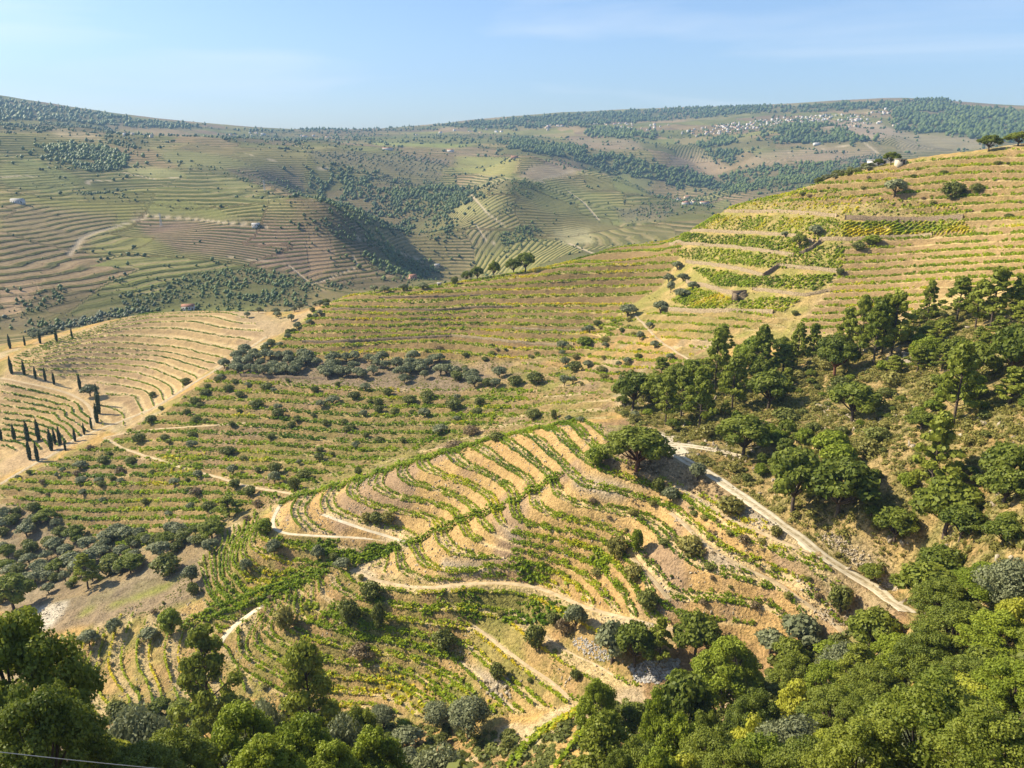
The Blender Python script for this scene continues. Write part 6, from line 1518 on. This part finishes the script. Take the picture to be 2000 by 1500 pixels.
for i, (w, d, h, wm, rm) in enumerate([(11, 8, 5.5, 'white', 'tile'), (14, 9, 4.5, 'cream', 'tile'), (9, 9, 7.0, 'white', 'greyroof'), (18, 9, 5.0, 'white', 'tile'), (10, 7, 6.0, 'cream', 'greyroof'), (12, 10, 8.0, 'white', 'tile')]):
    b1 = box(-w / 2, w / 2, -d / 2, d / 2, -3, h); g1 = gable_wall(-w / 2 + .01, w / 2 - .01, -d / 2, d / 2, h, 1.8)
    r1 = gable(-w / 2, w / 2, -d / 2, d / 2, h, 1.9); wins = []
    for sx in np.arange(-w / 2 + 1.6, w / 2 - 1.2, 3.0):
        for zz in ([1.0, 4.0] if h > 5.2 else [1.2]):
            wins.append(box(sx - .5, sx + .5, -d / 2 - .05, -d / 2 + .1, zz, zz + 1.3))
    parts = [b1, g1, r1] + wins; mi = []
    for q, (v, f) in enumerate(parts): mi += [0 if q < 2 else 1 if q == 2 else 2] * len(f)
    Vv, Ff = merge(parts)
    HV.append(mesh_np('village_house', Vv, Ff, (M[wm], M[rm], M['windowdark']), matidx=mi))
def houses(spots, label, group, name='village_house', seed=5, sc=(.8, 1.25)):
    rs = np.random.default_rng(seed); hs_ = []
    for q, (x, y) in enumerate(spots):
        i = int(rs.integers(0, len(HV))); o = bpy.data.objects.new(name, HV[i]); col.objects.link(o)
        z = float(HF(np.array([x]), np.array([y]))[0]); s = sc[0] + (sc[1] - sc[0]) * rs.random()
        o.location = (x, y, z + .3); o.rotation_euler = (0, 0, rs.normal() * .5 + (1.57 if rs.random() < .3 else 0)); o.scale = (s, s, s)
        o['label'] = label; o['category'] = 'house'; o['group'] = group; hs_.append(o)
    if len(hs_) <= 20:
        hs_.sort(key=lambda o: math.atan2(o.location.x, o.location.y))
        for q, o in enumerate(hs_): o['label'] = f'{label}, {WORDS[q]} from the left'
def hspots(poly, n, seed, gap=13):
    rs = np.random.default_rng(seed); P = scatter_px(poly, n * 5, 900, 4500, rs); out = []
    for p in P:
        if len(out) >= n: break
        if all((p[0] - q[0]) ** 2 + (p[1] - q[1]) ** 2 > gap * gap for q in out): out.append(tuple(p))
    return out
vill = hspots([(1310, 262), (1370, 250), (1500, 232), (1600, 224), (1690, 226), (1700, 236), (1600, 242), (1500, 248), (1450, 254), (1380, 268), (1330, 266)], 200, 1, 10) 
houses(vill, 'one of the white houses crowded in the hilltop village', 'houses of the hilltop village', seed=1, sc=(.5, .95))
houses(hspots([(1120, 245), (1190, 240), (1310, 246), (1330, 254), (1240, 256), (1130, 252)], 42, 2), 'pale house in the scattered left end of the village', 'houses at the left end of the village', seed=2, sc=(.5, .9))
houses(hspots([(1060, 247), (1110, 242), (1120, 250), (1070, 256)], 8, 3), 'house on the plateau beyond the left end of the village', 'houses beyond the left end of the village', seed=3)
houses(hspots([(1690, 214), (1760, 210), (1760, 224), (1690, 226)], 14, 4), 'house on the wooded slope right of the village', 'houses right of the village', seed=4, sc=(.5, .9))
houses(hspots([(1620, 236), (1780, 236), (1790, 246), (1640, 250)], 20, 5), 'house below the right end of the village', 'houses below the right end of the village', seed=5, sc=(.5, .9))
houses(hspots([(1315, 386), (1350, 390), (1385, 396), (1380, 406), (1330, 402)], 13, 6, 9), 'white house in the hamlet low in the side valley', 'houses of the hamlet', seed=6, sc=(.45, .75))
houses(hspots([(240, 262), (300, 266), (320, 276), (250, 272)], 9, 7), 'pale house on the left plateau', 'houses on the left plateau', seed=7, sc=(.6, .9))
houses(hspots([(420, 258), (640, 262), (640, 272), (440, 268)], 10, 8), 'distant farmhouse on the middle plateau', 'farmhouses on the middle plateau', seed=8, sc=(.6, 1.0))
houses(hspots([(800, 258), (1000, 250), (1000, 262), (820, 268)], 10, 9), 'distant house on the plateau under the low horizon', 'houses under the low horizon', seed=9, sc=(.7, 1.1))
def house_px(u, v, w, d, h, wm, rm, label, rot=0, rmin=560, rmax=4000, roofh=1.6, flat=False, name='farmhouse'):
    a, l = cast([u], [v], None, math.log(rmin), math.log(rmax), 1500)
    while np.isnan(l[0]) and v < 700: v += 2; a, l = cast([u], [v], None, math.log(rmin), math.log(rmax), 1500)
    R = math.exp(l[0]); x, y = R * math.sin(a[0]), R * math.cos(a[0]); z = float(HF(np.array([x]), np.array([y]))[0])
    e = bpy.data.objects.new(name, None); col.objects.link(e); e.location = (x, y, z); e.rotation_euler = (0, 0, rot); tagit(e, label, 'house')
    parts = [box(-w / 2, w / 2, -d / 2, d / 2, -2, h)]
    if not flat: parts.append(gable_wall(-w / 2 + .01, w / 2 - .01, -d / 2, d / 2, h, roofh))
    mobj('wall', mesh_np('house_wall', *merge(parts), (M[wm],)), e)
    mobj('roof', mesh_np('house_roof', *(box(-w / 2 - .3, w / 2 + .3, -d / 2 - .3, d / 2 + .3, h, h + .25) if flat else gable(-w / 2, w / 2, -d / 2, d / 2, h, roofh + .12)), (M[rm],)), e)
    wm_ = mesh_np('house_window', *box(-.5, .5, -.06, .06, 0, 1.3), (M['windowdark'],))
    for sx in np.arange(-w / 2 + 1.5, w / 2 - 1.0, 2.6):
        o = mobj('window', wm_, e); o.location = (sx, -d / 2 - .03, 1.2)
    o = mobj('door', mesh_np('house_door', *box(-.55, .55, -.07, .05, 0, 2.1), (M['bark'],)), e); o.location = (w / 2 - 1.2, -d / 2 - .02, 0)
house_px(368, 605, 10, 6, 3.5, 'white', 'tile', 'farmhouse with an orange tiled roof behind the bright field', .2)
house_px(806, 545, 8, 6, 4, 'pinkwall', 'tile', 'pink farmhouse behind the near skyline', .5)
house_px(757, 293, 28, 10, 5, 'white', 'tile', 'long white building above the far olive grove', .1)
house_px(880, 297, 18, 10, 6, 'white', 'tile', 'white house with red roof right of the far olive grove', -.2)
house_px(595, 268, 20, 11, 6, 'white', 'tile', 'white house with red roof on the middle plateau', .2)
house_px(514, 264, 18, 10, 6, 'white', 'greyroof', 'white farmhouse left of the one with a red roof on the plateau', .2)
house_px(35, 397, 14, 7, 4, 'white', 'greyroof', 'small white farm building at the left edge of the far slope', .1)
house_px(500, 443, 9, 5, 3, 'white', 'greyroof', 'white hut at the end of the purple terraces', .1)
house_px(853, 522, 8, 6, 3.5, 'cream', 'greyroof', 'little pale house on the valley floor', .6)
house_px(1005, 309, 16, 8, 4, 'pinkwall', 'tile', 'reddish farmhouse at the top of the far pale field', .1)
house_px(1342, 388, 15, 9, 5, 'cream', 'tile', 'largest house of the hamlet, with an orange roof', .2)
house_px(1376, 398, 20, 9, 4, 'white', 'tile', 'long white house at the right end of the hamlet', .0)
house_px(1597, 283, 26, 10, 5, 'white', 'greyroof', 'white building on the hill road beneath the village', .3)
house_px(1712, 324, 8, 4, 2.6, 'white', 'white', 'small white flat roofed hut on top of the near hill', .15, 250, 470, flat=True, name='hut')
house_px(1758, 321, 4, 3, 2.2, 'cream', 'greyroof', 'tiny pale hut right of the tree on top of the near hill', .15, 250, 470, flat=True, name='hut')
house_px(858, 556, 2.2, 2, 2.0, 'cream', 'greyroof', 'tiny stone hut on the skyline of the near hill', .0, 300, 470, flat=True, name='hut')
# ruined shed: slanting stone steps against the wall
def ruin(u, v):
    a, l = cast([u], [v], None, math.log(200), math.log(420), 900); R = math.exp(l[0]); x, y = R * math.sin(a[0]), R * math.cos(a[0]); z = float(HF(np.array([x]), np.array([y]))[0])
    e = bpy.data.objects.new('ruined_shed', None); col.objects.link(e); e.location = (x, y, z); e.rotation_euler = (0, 0, .35); tagit(e, 'ruined stone shed with slanting stones and a dark opening between the walls', 'ruined shed')
    mobj('wall', mesh_np('shed_wall', *merge([box(-3.4, 3.4, .6, 1.3, -1, 3.0), box(-3.4, -2.7, -2, .6, -1, 2.2), box(2.7, 3.4, -2, .6, -1, 1.2)]), (M['darkstone'],)), e)
    mobj('opening', mesh_np('shed_opening', *box(-1.6, .6, .52, .62, 0, 2.0), (M['windowdark'],)), e)
    st = mesh_np('stone_slab', *box(-2.4, 2.4, -.28, .28, -.12, .12), (M['stone'],))
    for i in range(7):
        o = mobj('slab', st, e); o.location = (-.4 + .15 * i, -.3 - .5 * i, 1.7 - .26 * i); o.rotation_euler = (.2, -.35 + .03 * i, .12 * math.sin(i * 2.1)); o.scale = (1 - .06 * i, 1, 1)
ruin(1446, 582)
# ---------------------------------------------------------------- pylons and the wire
def pylon(u, v, hpx, label):
    a, l = cast([u], [v], None, math.log(560), math.log(3000), 1200); R = math.exp(l[0]); x, y = R * math.sin(a[0]), R * math.cos(a[0]); z = float(HF(np.array([x]), np.array([y]))[0]); h = hpx / FPX * R * 1.05
    e = bpy.data.objects.new('power_pylon', None); col.objects.link(e); e.location = (x, y, z); tagit(e, label, 'pylon')
    w = h * .07; t = h * .012; legs = []
    for sx in (-1, 1):
        for sy in (-1, 1):
            o = mobj('leg', mesh_np('pylon_leg', *tube([(sx * w, sy * w, -1), (sx * w * .5, sy * w * .5, h * .6), (sx * w * .12, sy * w * .12, h)], t, t * .6, 4), (M['steel'],)), e)
    br = []
    for k in range(8):
        z0, z1 = h * k / 8, h * (k + 1) / 8; w0, w1 = w * (1 - .85 * k / 8), w * (1 - .85 * (k + 1) / 8)
        for sy in (-1, 1): br.append(tube([(-w0, sy * w0, z0), ((w1 - w0) / 2, sy * w1, (z0 + z1) / 2), (w1, sy * w1, z1)], t * .5, t * .5, 4))
    mobj('bracing', mesh_np('pylon_bracing', *merge(br), (M['steel'],)), e)
    for zz in (.78, .9): 
        mobj('crossarm', mesh_np('pylon_arm', *tube([(-h * .16, 0, h * zz), (0, 0, h * (zz + .02)), (h * .16, 0, h * zz)], t, t, 4), (M['steel'],)), e)
pylon(315, 442, 22, 'steel pylon on the purple brown terraces')
pylon(517, 372, 18, 'steel pylon on the bright far terraces')
def P3(u, v, R):
    a, e = ray(u, v); return np.array([R * math.sin(float(a)), R * math.cos(float(a)), R * float(e)])
w0, w1 = P3(-60, 1462, 22), P3(560, 1520, 30)
tt_ = np.linspace(0, 1, 40)[:, None]; path = w0 * (1 - tt_) + w1 * tt_; path[:, 2] -= (.10 * (1 - (2 * tt_[:, 0] - 1) ** 2))
for i in range(3):
    pass
tw = [tube(path, .011, .011, 6)]
tagit(mobj('overhead_cable', mesh_np('overhead_cable', *merge(tw), (M['steel'],))), 'thin grey overhead wire crossing the lower left corner', 'cable')

# ---------------------------------------------------------------- the air
hz, hn, hl, hb = mat_new('air')
hn.remove(hb)
pv = hn.new('ShaderNodeVolumePrincipled'); pv.inputs['Density'].default_value = HAZE; pv.inputs['Color'].default_value = (.42, .68, 1.0, 1); pv.inputs['Anisotropy'].default_value = 0.0
pv.inputs['Density Attribute'].default_value = ''
hl.new(pv.outputs[0], hn['Material Output'].inputs['Volume'])
zt = float(max(gZ.max(), 0)) + 30; zb = float(gZ.min()) - 3
xm = 5200.0
Vb, Fb = box(-xm, xm, -60, 6600, zb, zt)
tagit(mobj('haze', mesh_np('haze', Vb, Fb, (hz,))), None, None, None, 'stuff')
